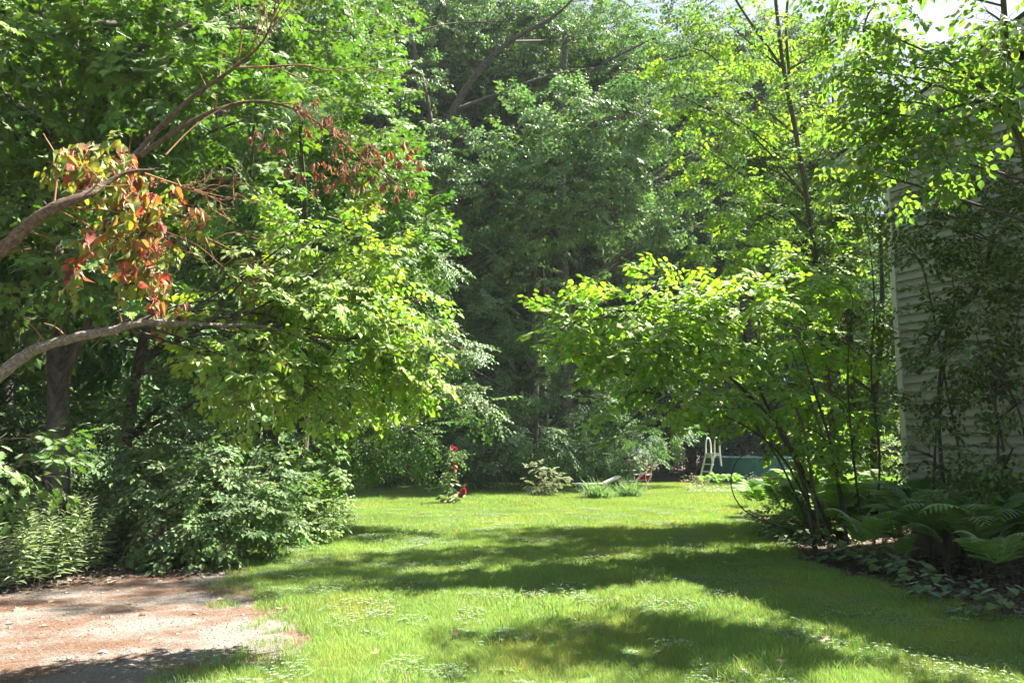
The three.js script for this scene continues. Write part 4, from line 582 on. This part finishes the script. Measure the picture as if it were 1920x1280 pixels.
  const driedRed = Array.from({ length: 2 }, () => { const G = new Geo(), lf = stripLeaf([0, 0.12, 0.16, 0.1, 0], 0.9, 0.3); for (let i = 0; i < 4; i++) addLeaf(G, lf, V(0, 0, 0), frame(V(rr(-0.6, 0.6), -1, rr(-0.5, 0.5)), V(rr(-1, 1), 0, rr(-1, 1))), rr(0.05, 0.08), vary([0.42, 0.1, 0.035], 0.25)); return G.build(); });
  const dr = [[590, 185], [478, 240], [520, 240], [470, 260], [490, 270], [525, 275], [568, 200], [580, 215], [605, 225], [625, 240], [637, 245], [612, 220], [570, 245], [640, 300], [655, 280], [680, 280], [700, 275], [668, 305], [632, 310], [715, 305], [735, 290], [700, 330], [720, 340], [640, 330], [600, 330], [585, 350], [610, 350], [755, 260], [760, 285], [780, 300], [785, 315], [775, 280], [750, 300], [745, 350], [735, 365], [715, 380], [770, 360], [690, 385], [660, 350], [625, 345], [540, 310], [560, 320], [700, 290], [590, 300], [610, 300], [630, 275], [690, 295], [650, 325], [672, 290], [685, 345], [565, 190], [600, 320]];
  for (const [x, y] of dr) { for (let k = 0; k < 2; k++) { const m = part('dried_leaves', rnd() < 0.22 ? pick(driedRed) : pick(dried), M.dull, g); m.position.copy(loc(P(x + rr(-8, 8), y + rr(-8, 8), 6.4 + (x - 470) * 0.0014 + rr(-0.08, 0.08)))); m.rotation.y = rr(0, 6.28); m.scale.setScalar(rr(0.7, 1.15)); } }
}
// ---------------------------------------------------------------- ferns in the bed below the house
const fronds = (seed, col, n = 4) => { rnd = rngOf(seed); return Array.from({ length: n }, (_, v) => {
  const G = new Geo(), L = 1, path = (t) => V(Math.sin(t * 2 + v) * 0.03, (1.1 + 0.12 * (v % 2)) * Math.sin(Math.min(1, t * 0.66) * Math.PI * 0.62) - (0.25 + 0.08 * v) * t * t * t, 0.1 * t + (0.38 + 0.08 * v) * t * t * L);
  let prev = path(0); const st = [0.13, 0.13, 0.05];
  for (let i = 1; i <= 8; i++) { const p = path(i / 8); addTwig(G, prev, p, 0.0045 * (1.1 - i / 8), st); prev = p; }
  const N = 13, pin = stripLeaf([0.05, 0.11, 0.08, 0.12, 0.085, 0.1, 0.06, 0.07, 0.03, 0], 0.12, 0.22);
  for (let i = 0; i < N; i++) {
    const u = i / (N - 1), t = 0.38 + 0.62 * u, p = path(t), T = path(Math.min(1, t + 0.02)).sub(path(t - 0.02)).normalize(), side = V(1, 0, 0).addScaledVector(T, -T.x).normalize(), up = T.clone().cross(side).multiplyScalar(-1);
    const len = 0.3 * Math.pow(1 - u, 0.75) * (0.72 + 0.28 * Math.min(1, u * 5)) + 0.025;
    for (const s of [-1, 1]) addLeaf(G, pin, p, frame(side.clone().multiplyScalar(s).addScaledVector(T, 0.55 + 0.5 * u).add(V(0, rr(-0.12, 0.02), 0)), up.y < 0 ? up.multiplyScalar(-1) : up, rr(-0.15, 0.15)), len * rr(0.92, 1.08), vary(col, 0.12, 0.08));
  }
  return G.build();
}); };
function fern(name, label, geos, pos, n, s, group) {
  const g = thing(name, label, 'fern', pos, group), a0 = rr(0, 6.28);
  for (let i = 0; i < n; i++) { const m = part('frond', pick(geos), M.thin, g); m.rotation.set(rr(-0.12, 0.12), a0 + i * 6.283 / n + rr(-0.35, 0.35), rr(-0.12, 0.12)); m.scale.setScalar(s * rr(0.75, 1.12)); }
  return g;
}
{
  const dark = fronds(601, [0.15, 0.29, 0.035]), bright = fronds(602, [0.15, 0.29, 0.035], 3), sunny = fronds(603, [0.15, 0.29, 0.035], 3); dark.push(...fronds(605, [0.13, 0.26, 0.04], 3));
  rnd = rngOf(610);
  for (const [x, y, s] of [[1545, 1010, 1.15], [1590, 1000, 1.1], [1640, 1000, 1.0], [1510, 1000, 0.95], [1690, 1030, 0.95], [1740, 1040, 1.0], [1790, 1050, 1.05], [1845, 1050, 1.05], [1890, 1080, 1.0], [1700, 990, 0.9], [1770, 1010, 0.95], [1830, 1085, 0.9], [1930, 1040, 1.0], [1470, 985, 0.9], [1610, 1035, 0.9], [1860, 1010, 1.0], [1440, 965, 0.8], [1500, 975, 1], [1530, 985, 1.1], [1570, 985, 1.15], [1620, 990, 1.05], [1660, 1000, 1], [1660, 1035, 0.95], [1715, 1060, 0.95], [1750, 1075, 1], [1780, 1085, 0.95], [1810, 1045, 1.05], [1870, 1065, 1], [1905, 1100, 1], [1930, 1090, 1], [1560, 1030, 0.95], [1580, 1010, 1.05], [1730, 1000, 1], [1800, 1010, 1], [1900, 1040, 1], [1400, 952, 0.7], [1420, 972, 0.75], [1850, 1105, 0.95]]) fern('fern', 'dark green fern with broad arching fronds in the shaded bed below the house', dark, onGround(x, y).setY(0), 7 + Math.floor(rr(0, 3)), s * 1.3, 'ferns in the shaded bed');
  for (const [x, y, s, l] of [[1628, 1075, 0.85, 'light green fern catching sun behind the broad heart shaped leaves'], [1880, 1130, 0.95, 'light green upright fern at the bed corner below the lilac'], [1690, 1080, 0.6, 'small light green fern at the front of the bed']]) fern('fern', l, bright, onGround(x, y).setY(0), 6, s);
  for (const [x, y, s] of [[1320, 916, 0.9], [1350, 918, 1.0], [1380, 917, 1.0], [1340, 912, 1.0], [1400, 922, 0.8], [1370, 912, 1.0]]) fern('fern', 'yellow green sunlit fern in the flower bed in front of the pool', sunny, onGround(x, y).setY(0), 8, s * 0.72, 'sunlit ferns in front of the pool');
}
// ---------------------------------------------------------------- low plants with broad leaves along the bed edge
{
  const heartGeo = (seed, col) => { rnd = rngOf(seed); const G = new Geo(); for (let i = 0; i < 14; i++) { const a = i * 2.4, L = rr(0.06, 0.2), p = V(Math.cos(a) * L, rr(0.1, 0.28), Math.sin(a) * L); addTwig(G, V(0, 0, 0), p, 0.0025, [0.1, 0.13, 0.05]); addLeaf(G, LEAF.heart, p, frame(V(Math.cos(a), -0.35, Math.sin(a)), V(rr(-0.3, 0.3), 1, rr(-0.3, 0.3))), rr(0.07, 0.15), vary(col, 0.18)); } return G.build(); };
  const geos = [heartGeo(701, [0.08, 0.15, 0.035]), heartGeo(702, [0.07, 0.14, 0.04]), heartGeo(703, [0.09, 0.17, 0.03])];
  rnd = rngOf(704);
  const spots = [[1450, 1015], [1475, 1025], [1500, 1035], [1530, 1040], [1550, 1055], [1580, 1055], [1600, 1065], [1520, 1020], [1440, 1000], [1420, 985], [1400, 975], [1660, 1085], [1690, 1095], [1705, 1110], [1720, 1105], [1760, 1120], [1800, 1130], [1850, 1140], [1640, 1075], [1570, 1035], [1490, 1005], [1740, 1135], [1830, 1160], [1890, 1165]];
  spots.forEach(([x, y], i) => { const g = thing('violet_plant', 'low violet plant with heart shaped leaves along the edge of the shaded bed', 'plant', onGround(x, y), 'violets edging the shaded bed'); const m = part('leaves', geos[i % 3], M.soft, g, 'stuff'); m.rotation.y = rr(0, 6.28); g.scale.setScalar(rr(0.75, 1.35)); });
}
// ---------------------------------------------------------------- goldenrod beside the driveway
{
  const protos = [];
  for (let v = 0; v < 5; v++) {
    rnd = rngOf(720 + v); const g = thing('goldenrod', 'leafy goldenrod stalk not yet in flower beside the driveway', 'plant', V(0, 0, 0), 'goldenrod stalks beside the driveway');
    const H = rr(0.6, 0.98), bend = V(rr(-0.3, 0.3), 0, rr(-0.3, 0.3)), at = (t) => V(bend.x * t * t, H * t, bend.z * t * t), G = new Geo();
    part('stem', tube([at(0), at(0.4), at(0.75), at(1)], 0.005, 0.002, 4), new THREE.MeshStandardMaterial({ color: lin(0.1, 0.15, 0.05), roughness: 0.8 }), g);
    for (let i = 0; i < 46; i++) { const t = 0.12 + 0.88 * i / 46, a = i * 2.4 + rr(-0.3, 0.3); addLeaf(G, LEAF.lance, at(t), frame(V(Math.cos(a), 0.35 + 0.7 * t * t, Math.sin(a)), V(rr(-0.6, 0.6), 1, rr(-0.6, 0.6))), rr(0.12, 0.19) * (1.1 - 0.6 * t * t), vary([0.2, 0.3, 0.08], 0.2)); }
    part('leaves', G.build(), M.soft, g, 'stuff'); protos.push(g);
  }
  rnd = rngOf(730);
  const edge = [[-40, 1130], [20, 1118], [70, 1105], [120, 1090], [150, 1068], [190, 1055], [240, 1045], [280, 1040]].map(([x, y]) => onGround(x, y)); let n = 0;
  for (let i = 0; i < 140; i++) {
    const k = Math.floor(rnd() * (edge.length - 1)), p = edge[k].clone().lerp(edge[k + 1], rnd()); p.x += rr(-0.9, 0.05); p.z += rr(-1.3, 0.0) * (k < 4 ? 1 : 0.6);
    const s = rr(0.75, 1.3) * (k > 4 ? 1.1 : 1.0);
    if (n < 5) { protos[n].position.copy(p); protos[n].rotation.y = rr(0, 6); protos[n].scale.setScalar(s); } else copyOf(protos[n % 5], null, p, rr(0, 6.28), s); n++;
  }
}
// ---------------------------------------------------------------- garden flowers on the far lawn
{
  rnd = rngOf(740);
  const b = onGround(845, 945), g = thing('hollyhock', 'tall hollyhock with dark red flowers standing in the sunny lawn', 'flower', b);
  const stemM = new THREE.MeshStandardMaterial({ color: lin(0.1, 0.16, 0.05), roughness: 0.8 }), S = 23.6 / F;
  const st = [[V(0, 0, 0), V(-0.05, 0.6, 0), V(0.02, 1.1, 0.03), V(0.04, 1.52, 0)], [V(0, 0, 0.05), V(0.12, 0.15, 0.1), V(0.28, 0.22, 0.1), V(0.33, 0.4, 0.1)], [V(0, 0, 0), V(-0.12, 0.5, 0.1), V(-0.16, 0.95, 0.1)]];
  for (const s of st) part('stem', tube(s, 0.012, 0.005, 5), stemM, g);
  const G = new Geo();
  for (let i = 0; i < 170; i++) { const k = rnd() < 0.7 ? 0 : rnd() < 0.6 ? 2 : 1, t = rr(0, 0.78), p = new THREE.CatmullRomCurve3(st[k]).getPoint(t), a = rr(0, 6.28), w = rr(0.05, 0.3) * (1 - t * 0.75); addLeaf(G, LEAF.grape, p.clone().add(V(Math.cos(a) * w, rr(-0.02, 0.08), Math.sin(a) * w)), frame(V(Math.cos(a), -0.4, Math.sin(a)), V(rr(-0.4, 0.4), 1, rr(-0.4, 0.4))), rr(0.09, 0.17) * (1.1 - 0.4 * t), vary([0.2, 0.29, 0.11], 0.2)); }
  part('leaves', G.build(), M.soft, g, 'stuff');
  g.scale.setScalar(1.12);
  const petal = stripLeaf([0.05, 0.3, 0.4, 0.3, 0], -0.25, -0.15), fg = Array.from({ length: 3 }, () => { const q = new Geo(); for (let k = 0; k < 5; k++) addLeaf(q, petal, V(0, 0, 0), frame(V(Math.cos(k * 1.257), Math.sin(k * 1.257), 0.5), V(0, 0, 1)), rr(0.075, 0.1), vary([0.3, 0.012, 0.03], 0.25)); return q.build(); });
  const fl = (p) => { const m = part('flower', pick(fg), M.soft, g); m.position.copy(p); m.rotation.set(rr(-0.5, 0.3), rr(-0.9, 0.9), 0); m.scale.setScalar(rr(0.8, 1.2)); };
  for (let i = 0; i < 26; i++) fl(new THREE.CatmullRomCurve3(st[0]).getPoint(rr(0.78, 1)).add(V(rr(-0.06, 0.06), 0, rr(0, 0.08))));
  for (let i = 0; i < 10; i++) fl(new THREE.CatmullRomCurve3(st[0]).getPoint(rr(0.55, 0.66)).add(V(rr(0, 0.12), 0, rr(0.02, 0.1))));
  for (let i = 0; i < 9; i++) fl(new THREE.CatmullRomCurve3(st[1]).getPoint(rr(0.72, 1)).add(V(rr(-0.05, 0.05), 0, rr(0, 0.08))));
}
shrubAt({ name: 'rose_bush', label: 'sparse pale green rose bush standing alone on the sunny lawn', trunk: [onGround(1015, 927), P(1012, 900, 28.6), P(1008, 872, 28.6)], radii: [0.02, 0.014, 0.006], balls: [[1005, 880, 28.6, 14, 16], [1003, 905, 28.6, 16, 22], [1025, 910, 28.4, 18, 26], [1040, 900, 28.4, 14, 16], [1055, 895, 28.4, 8, 8], [1028, 884, 28.5, 9, 7, 1], [1015, 922, 28.4, 20, 22]].map(([x, y, d, r, n]) => ball(x, y, d, r, n, 0.8)), geos: sprays(741, 3, { leaf: LEAF.oval, size: 0.075, len: 0.26, sides: 3, per: 4, flat: 0.5, hang: 0.2, col: [0.22, 0.27, 0.1] }), mat: M.soft, seed: 742, fill: { inner: 0.1, gap: -1 } });
{
  rnd = rngOf(750);
  const irisGeo = (n, w) => { const G = new Geo(); for (let i = 0; i < n; i++) { const x = (rr(-1, 1) + rr(-1, 1)) * 0.6 * w, z = rr(-0.4, 0.4), a = rr(0, 6.28), l = rr(0.1, 0.8); addLeaf(G, LEAF.sword, V(x, 0, z), frame(V(Math.cos(a) * l, 1, Math.sin(a) * l), V(Math.cos(a), 0, Math.sin(a))), rr(0.42, 0.92) * (1 - 0.4 * Math.abs(x / w)), vary([0.15, 0.27, 0.06], 0.25)); } return G.build(); };
  for (const [x, y, w, n, l] of [[1120, 935, 0.55, 190, 'clump of iris leaves with weeds at its foot on the lawn'], [1178, 932, 0.45, 150, 'upright clump of sword shaped iris leaves beside the lounger']]) {
    const g = thing('iris_clump', l, 'plant', onGround(x, y)); part('leaves', irisGeo(n, w), M.soft, g, 'stuff');
    const G = new Geo(); for (let i = 0; i < 130; i++) { const a = rr(0, 6.28); addLeaf(G, LEAF.oval, V(rr(-1.05, 1.05) * w, rr(0.03, 0.26), rr(-0.4, 0.4)), frame(V(Math.cos(a), 0.1, Math.sin(a)), UP), rr(0.06, 0.1), vary([0.11, 0.18, 0.04], 0.25)); } part('weeds', G.build(), M.soft, g, 'stuff');
  }
  // border plants in front of the pool
  for (const [x, y, col, l] of [[1295, 917, [0.34, 0.13, 0.05], 'small plant with orange flowers at the end of the flower bed'], [1310, 920, [0.3, 0.3, 0.06], 'low yellow green leafy plant in the flower bed'], [1410, 915, [0.14, 0.22, 0.06], 'leafy green perennial beside the sunlit ferns'], [1440, 912, [0.12, 0.2, 0.05], 'leafy perennial half hidden by the bent vine stem']]) {
    const g = thing('border_plant', l, 'plant', onGround(x, y)), G = new Geo(); for (let i = 0; i < 160; i++) { const a = rr(0, 6.28), R = Math.sqrt(rnd()) * 0.45; addLeaf(G, LEAF.oval, V(Math.cos(a) * R, rr(0.05, 0.75) * (1 - R), Math.sin(a) * R), frame(V(Math.cos(a), 0.3, Math.sin(a)), UP), rr(0.06, 0.11), vary(rnd() < 0.4 ? col : [0.17, 0.24, 0.05], 0.25)); } part('leaves', G.build(), M.soft, g, 'stuff');
  }
  const G = new Geo(); for (let i = 0; i < 900; i++) { const p = onGround(rr(1290, 1400), rr(915, 926)), a = rr(0, 6.28); addLeaf(G, LEAF.oval, V(p.x, rr(0.02, 0.12), p.z), frame(V(Math.cos(a), 0.3, Math.sin(a)), UP), rr(0.04, 0.08), vary([0.33, 0.36, 0.28], 0.2)); }
  const o = part(numbered('ground_cover'), G.build(), M.soft, scene); tag(o, 'silvery white ground cover along the front of the flower bed', 'ground cover', null, 'stuff');
}
// ---------------------------------------------------------------- fallen leaves lying singly
{
  rnd = rngOf(760);
  const fg = [[LEAF.maple, [0.42, 0.3, 0.2]], [LEAF.oak, [0.35, 0.22, 0.14]], [LEAF.ovate, [0.5, 0.42, 0.34]], [LEAF.maple, [0.3, 0.2, 0.12]]].map(([t, c]) => { const G = new Geo(); addLeaf(G, t.map((a) => a.map((v) => V(v.x, v.y + 0.5 * v.x * v.x + 0.25 * (v.z - 0.5) ** 2, v.z))), V(0, 0.02, -0.5), new THREE.Quaternion(), 1, c); return G.build(); });
  const lay = (x, y, s, k, label, group) => { const p = onGround(x, y), m = shadow(new THREE.Mesh(fg[k], M.dull)); m.name = numbered('fallen_leaf'); m.position.copy(p).setY(label.includes('lawn') ? 0.05 : 0.012); m.rotation.set(rr(-0.35, 0.35), rr(0, 6.28), rr(-0.35, 0.35)); m.scale.setScalar(s); scene.add(m); tag(m, label, 'leaf', group); };
  for (const [x, y, s] of [[40, 1145, .14], [95, 1130, .11], [210, 1095, .09], [85, 1175, .12], [148, 1193, .1], [115, 1165, .1], [245, 1133, .09], [265, 1154, .09], [207, 1094, .1], [350, 1078, .08], [415, 1125, .09], [366, 1153, .08], [195, 1225, .1], [250, 1252, .1], [60, 1160, .09], [300, 1090, .07], [20, 1170, .1], [280, 1200, .07]]) lay(x, y, s, Math.floor(rr(0, 4)), 'dry brown leaf lying on the gravel driveway', 'dry leaves on the driveway');
  for (const [x, y, s] of [[787, 1028, .12], [924, 1122, .08], [1155, 1130, .08], [855, 1200, .09], [1340, 1122, .08], [1540, 1210, .14], [1505, 1090, .1], [1788, 1213, .1], [1235, 1235, .12], [1395, 1270, .12], [950, 1215, .09], [1095, 1200, .07], [1465, 1255, .08], [700, 1235, .08], [1640, 1150, .08]]) lay(x, y, s, Math.floor(rr(0, 4)), 'dry brown leaf lying on the lawn grass', 'dry leaves on the lawn');
  lay(987, 1200, 0.13, 2, 'pale curled leaf lying on the shaded lawn'); lay(1032, 1196, 0.13, 1, 'orange brown leaf lying beside the pale curled leaf on the lawn'); lay(532, 1150, 0.15, 0, 'large tan maple leaf lying where the lawn meets the driveway');
}
// ---------------------------------------------------------------- pool, ladder and garden furniture at the end of the lawn
{
  rnd = rngOf(801);
  const c = V(14.6, 0, -43.5), R = 4.1, H = 1.27, g = thing('swimming_pool', 'round teal walled above ground pool behind the flower bed', 'pool', c);
  const wallM = new THREE.MeshStandardMaterial({ color: lin(0.03, 0.16, 0.15), roughness: 0.45, side: THREE.DoubleSide }), rail = new THREE.MeshStandardMaterial({ color: lin(0.35, 0.55, 0.62), roughness: 0.4 });
  part('wall', new THREE.CylinderGeometry(R, R, H, 64, 1, true).translate(0, H / 2, 0), wallM, g);
  part('top_rail', new THREE.TorusGeometry(R, 0.07, 8, 72).rotateX(Math.PI / 2).scale(1, 0.5, 1).translate(0, H, 0), rail, g);
  for (let i = 0; i < 20; i++) { const a = i / 20 * 6.283; part('post', new THREE.BoxGeometry(0.1, H, 0.06).translate(0, H / 2, R + 0.03).rotateY(a), wallM, g); }
  part('water', new THREE.CircleGeometry(R - 0.02, 48).rotateX(-Math.PI / 2).translate(0, H - 0.18, 0), new THREE.MeshPhysicalMaterial({ color: lin(0.05, 0.25, 0.3), roughness: 0.08, clearcoat: 1, clearcoatRoughness: 0.05 }), g);
}
{
  // A-frame pool ladder: legs lean to the wall, tops bent over into grab rails
  const base = V(9.35, 0, -37.5), g = thing('pool_ladder', 'weathered white pool ladder with two looped grab rails beside the pool', 'ladder', base), white = new THREE.MeshStandardMaterial({ color: lin(0.62, 0.62, 0.58), roughness: 0.45 });
  g.rotation.y = 0.55;
  for (const z of [-0.28, 0.28]) {
    part('side_rail', tube([V(-0.55, 0, z), V(-0.2, 0.95, z), V(-0.02, 1.5, z), V(0.02, 2.0, z), V(0.1, 2.18, z), V(0.24, 2.18, z), V(0.32, 2.0, z), V(0.34, 1.5, z), V(0.4, 0.9, z)], [0.045, 0.042, 0.038, 0.036, 0.036, 0.036, 0.036, 0.038, 0.04], null, 9), white, g);
    part('brace', tube([V(-0.03, 1.4, z), V(0.34, 1.4, z)], 0.03, 0.03, 7), white, g);
  }
  for (let i = 0; i < 4; i++) { const y = 0.3 + i * 0.34, x = -0.55 + 0.37 * y; part('step', new THREE.BoxGeometry(0.16, 0.05, 0.6).translate(x + 0.03, y, 0), white, g); }
  part('platform', new THREE.BoxGeometry(0.42, 0.05, 0.58).translate(0.16, 1.47, 0), white, g);
}
{
  const vinyl = new THREE.MeshStandardMaterial({ color: lin(0.5, 0.52, 0.56), roughness: 0.6 }), whiteM = new THREE.MeshStandardMaterial({ color: lin(0.68, 0.68, 0.68), roughness: 0.4 }), red = new THREE.MeshStandardMaterial({ color: lin(0.4, 0.02, 0.025), roughness: 0.7 });
  const chaise = (pos, turn, label, up) => {
    const g = thing('sun_lounger', label, 'lounger', pos); g.rotation.y = turn;
    for (const z of [-0.3, 0.3]) { part('side_rail', tube([V(-0.95, 0.33, z), V(0.3, 0.35, z)], 0.018, 0.018, 7), whiteM, g); part('back_rail', tube([V(0.3, 0.35, z), V(0.62, 0.35 + up * 0.5, z), V(0.9, 0.35 + up, z)], 0.018, 0.018, 7), whiteM, g); for (const x of [-0.75, 0.35]) part('leg', tube([V(x, 0.33, z), V(x + 0.05, 0, z)], 0.016, 0.016, 6), whiteM, g); }
    const slats = 13; for (let i = 0; i < slats; i++) { const x = -0.92 + i * 0.095; part('strap', new THREE.BoxGeometry(0.08, 0.014, 0.6).translate(x, 0.355, 0), vinyl, g); }
    for (let i = 0; i < 7; i++) { const t = (i + 0.5) / 7; const m = part('strap', new THREE.BoxGeometry(0.085, 0.014, 0.6), vinyl, g); m.position.set(0.3 + 0.6 * t, 0.36 + up * t + 0.012, 0); m.rotation.z = Math.atan2(up, 0.6); }
    return g;
  };
  chaise(P(1118, 912, 31).setY(0), 0.15, 'pale grey sun lounger partly hidden behind the iris clump', 0.26);
  chaise(P(1178, 910, 33.5).setY(0), -0.25, 'white sun lounger stretched out between table and folding chair', 0.5);
  // small round table
  const tp = P(1172, 905, 35).setY(0), t = thing('garden_table', 'small white round garden table behind the loungers', 'table', tp);
  part('table_top', new THREE.CylinderGeometry(0.5, 0.5, 0.03, 28).translate(0, 0.76, 0), whiteM, t);
  for (let i = 0; i < 3; i++) { const a = i * 2.09 + 0.4; part('leg', tube([V(Math.cos(a) * 0.12, 0.75, Math.sin(a) * 0.12), V(Math.cos(a) * 0.1, 0.4, Math.sin(a) * 0.1), V(Math.cos(a) * 0.34, 0, Math.sin(a) * 0.34)], 0.016, 0.016, 6), whiteM, t); }
  // folding chair, red webbing on a white frame
  const ch = thing('folding_chair', 'folding lawn chair with red webbing and white frame and arms', 'chair', P(1206, 910, 33).setY(0)); ch.rotation.y = -0.7;
  for (const x of [-0.27, 0.27]) {
    part('leg', tube([V(x, 0, 0.3), V(x, 0.42, -0.02), V(x, 0.62, -0.22)], 0.013, 0.013, 6), whiteM, ch); part('leg', tube([V(x, 0, -0.25), V(x, 0.4, 0.2), V(x, 0.62, 0.25)], 0.013, 0.013, 6), whiteM, ch);
    part('back_post', tube([V(x * 0.95, 0.4, -0.18), V(x * 0.95, 0.92, -0.32)], 0.013, 0.013, 6), whiteM, ch); part('armrest', new THREE.BoxGeometry(0.05, 0.025, 0.5).translate(x * 1.05, 0.63, 0), whiteM, ch);
  }
  for (let i = 0; i < 5; i++) { part('seat_webbing', new THREE.BoxGeometry(0.5, 0.008, 0.075).translate(0, 0.41, -0.17 + i * 0.09), red, ch); const m = part('back_webbing', new THREE.BoxGeometry(0.5, 0.08, 0.008), i === 2 ? whiteM : red, ch); m.position.set(0, 0.48 + i * 0.095, -0.2 - i * 0.026); m.rotation.x = -0.26; }
}
scene.fog = new THREE.FogExp2(new THREE.Color(0.85, 0.93, 1), 0.0004);                  // light summer haze in the air
renderer.render(scene, camera);
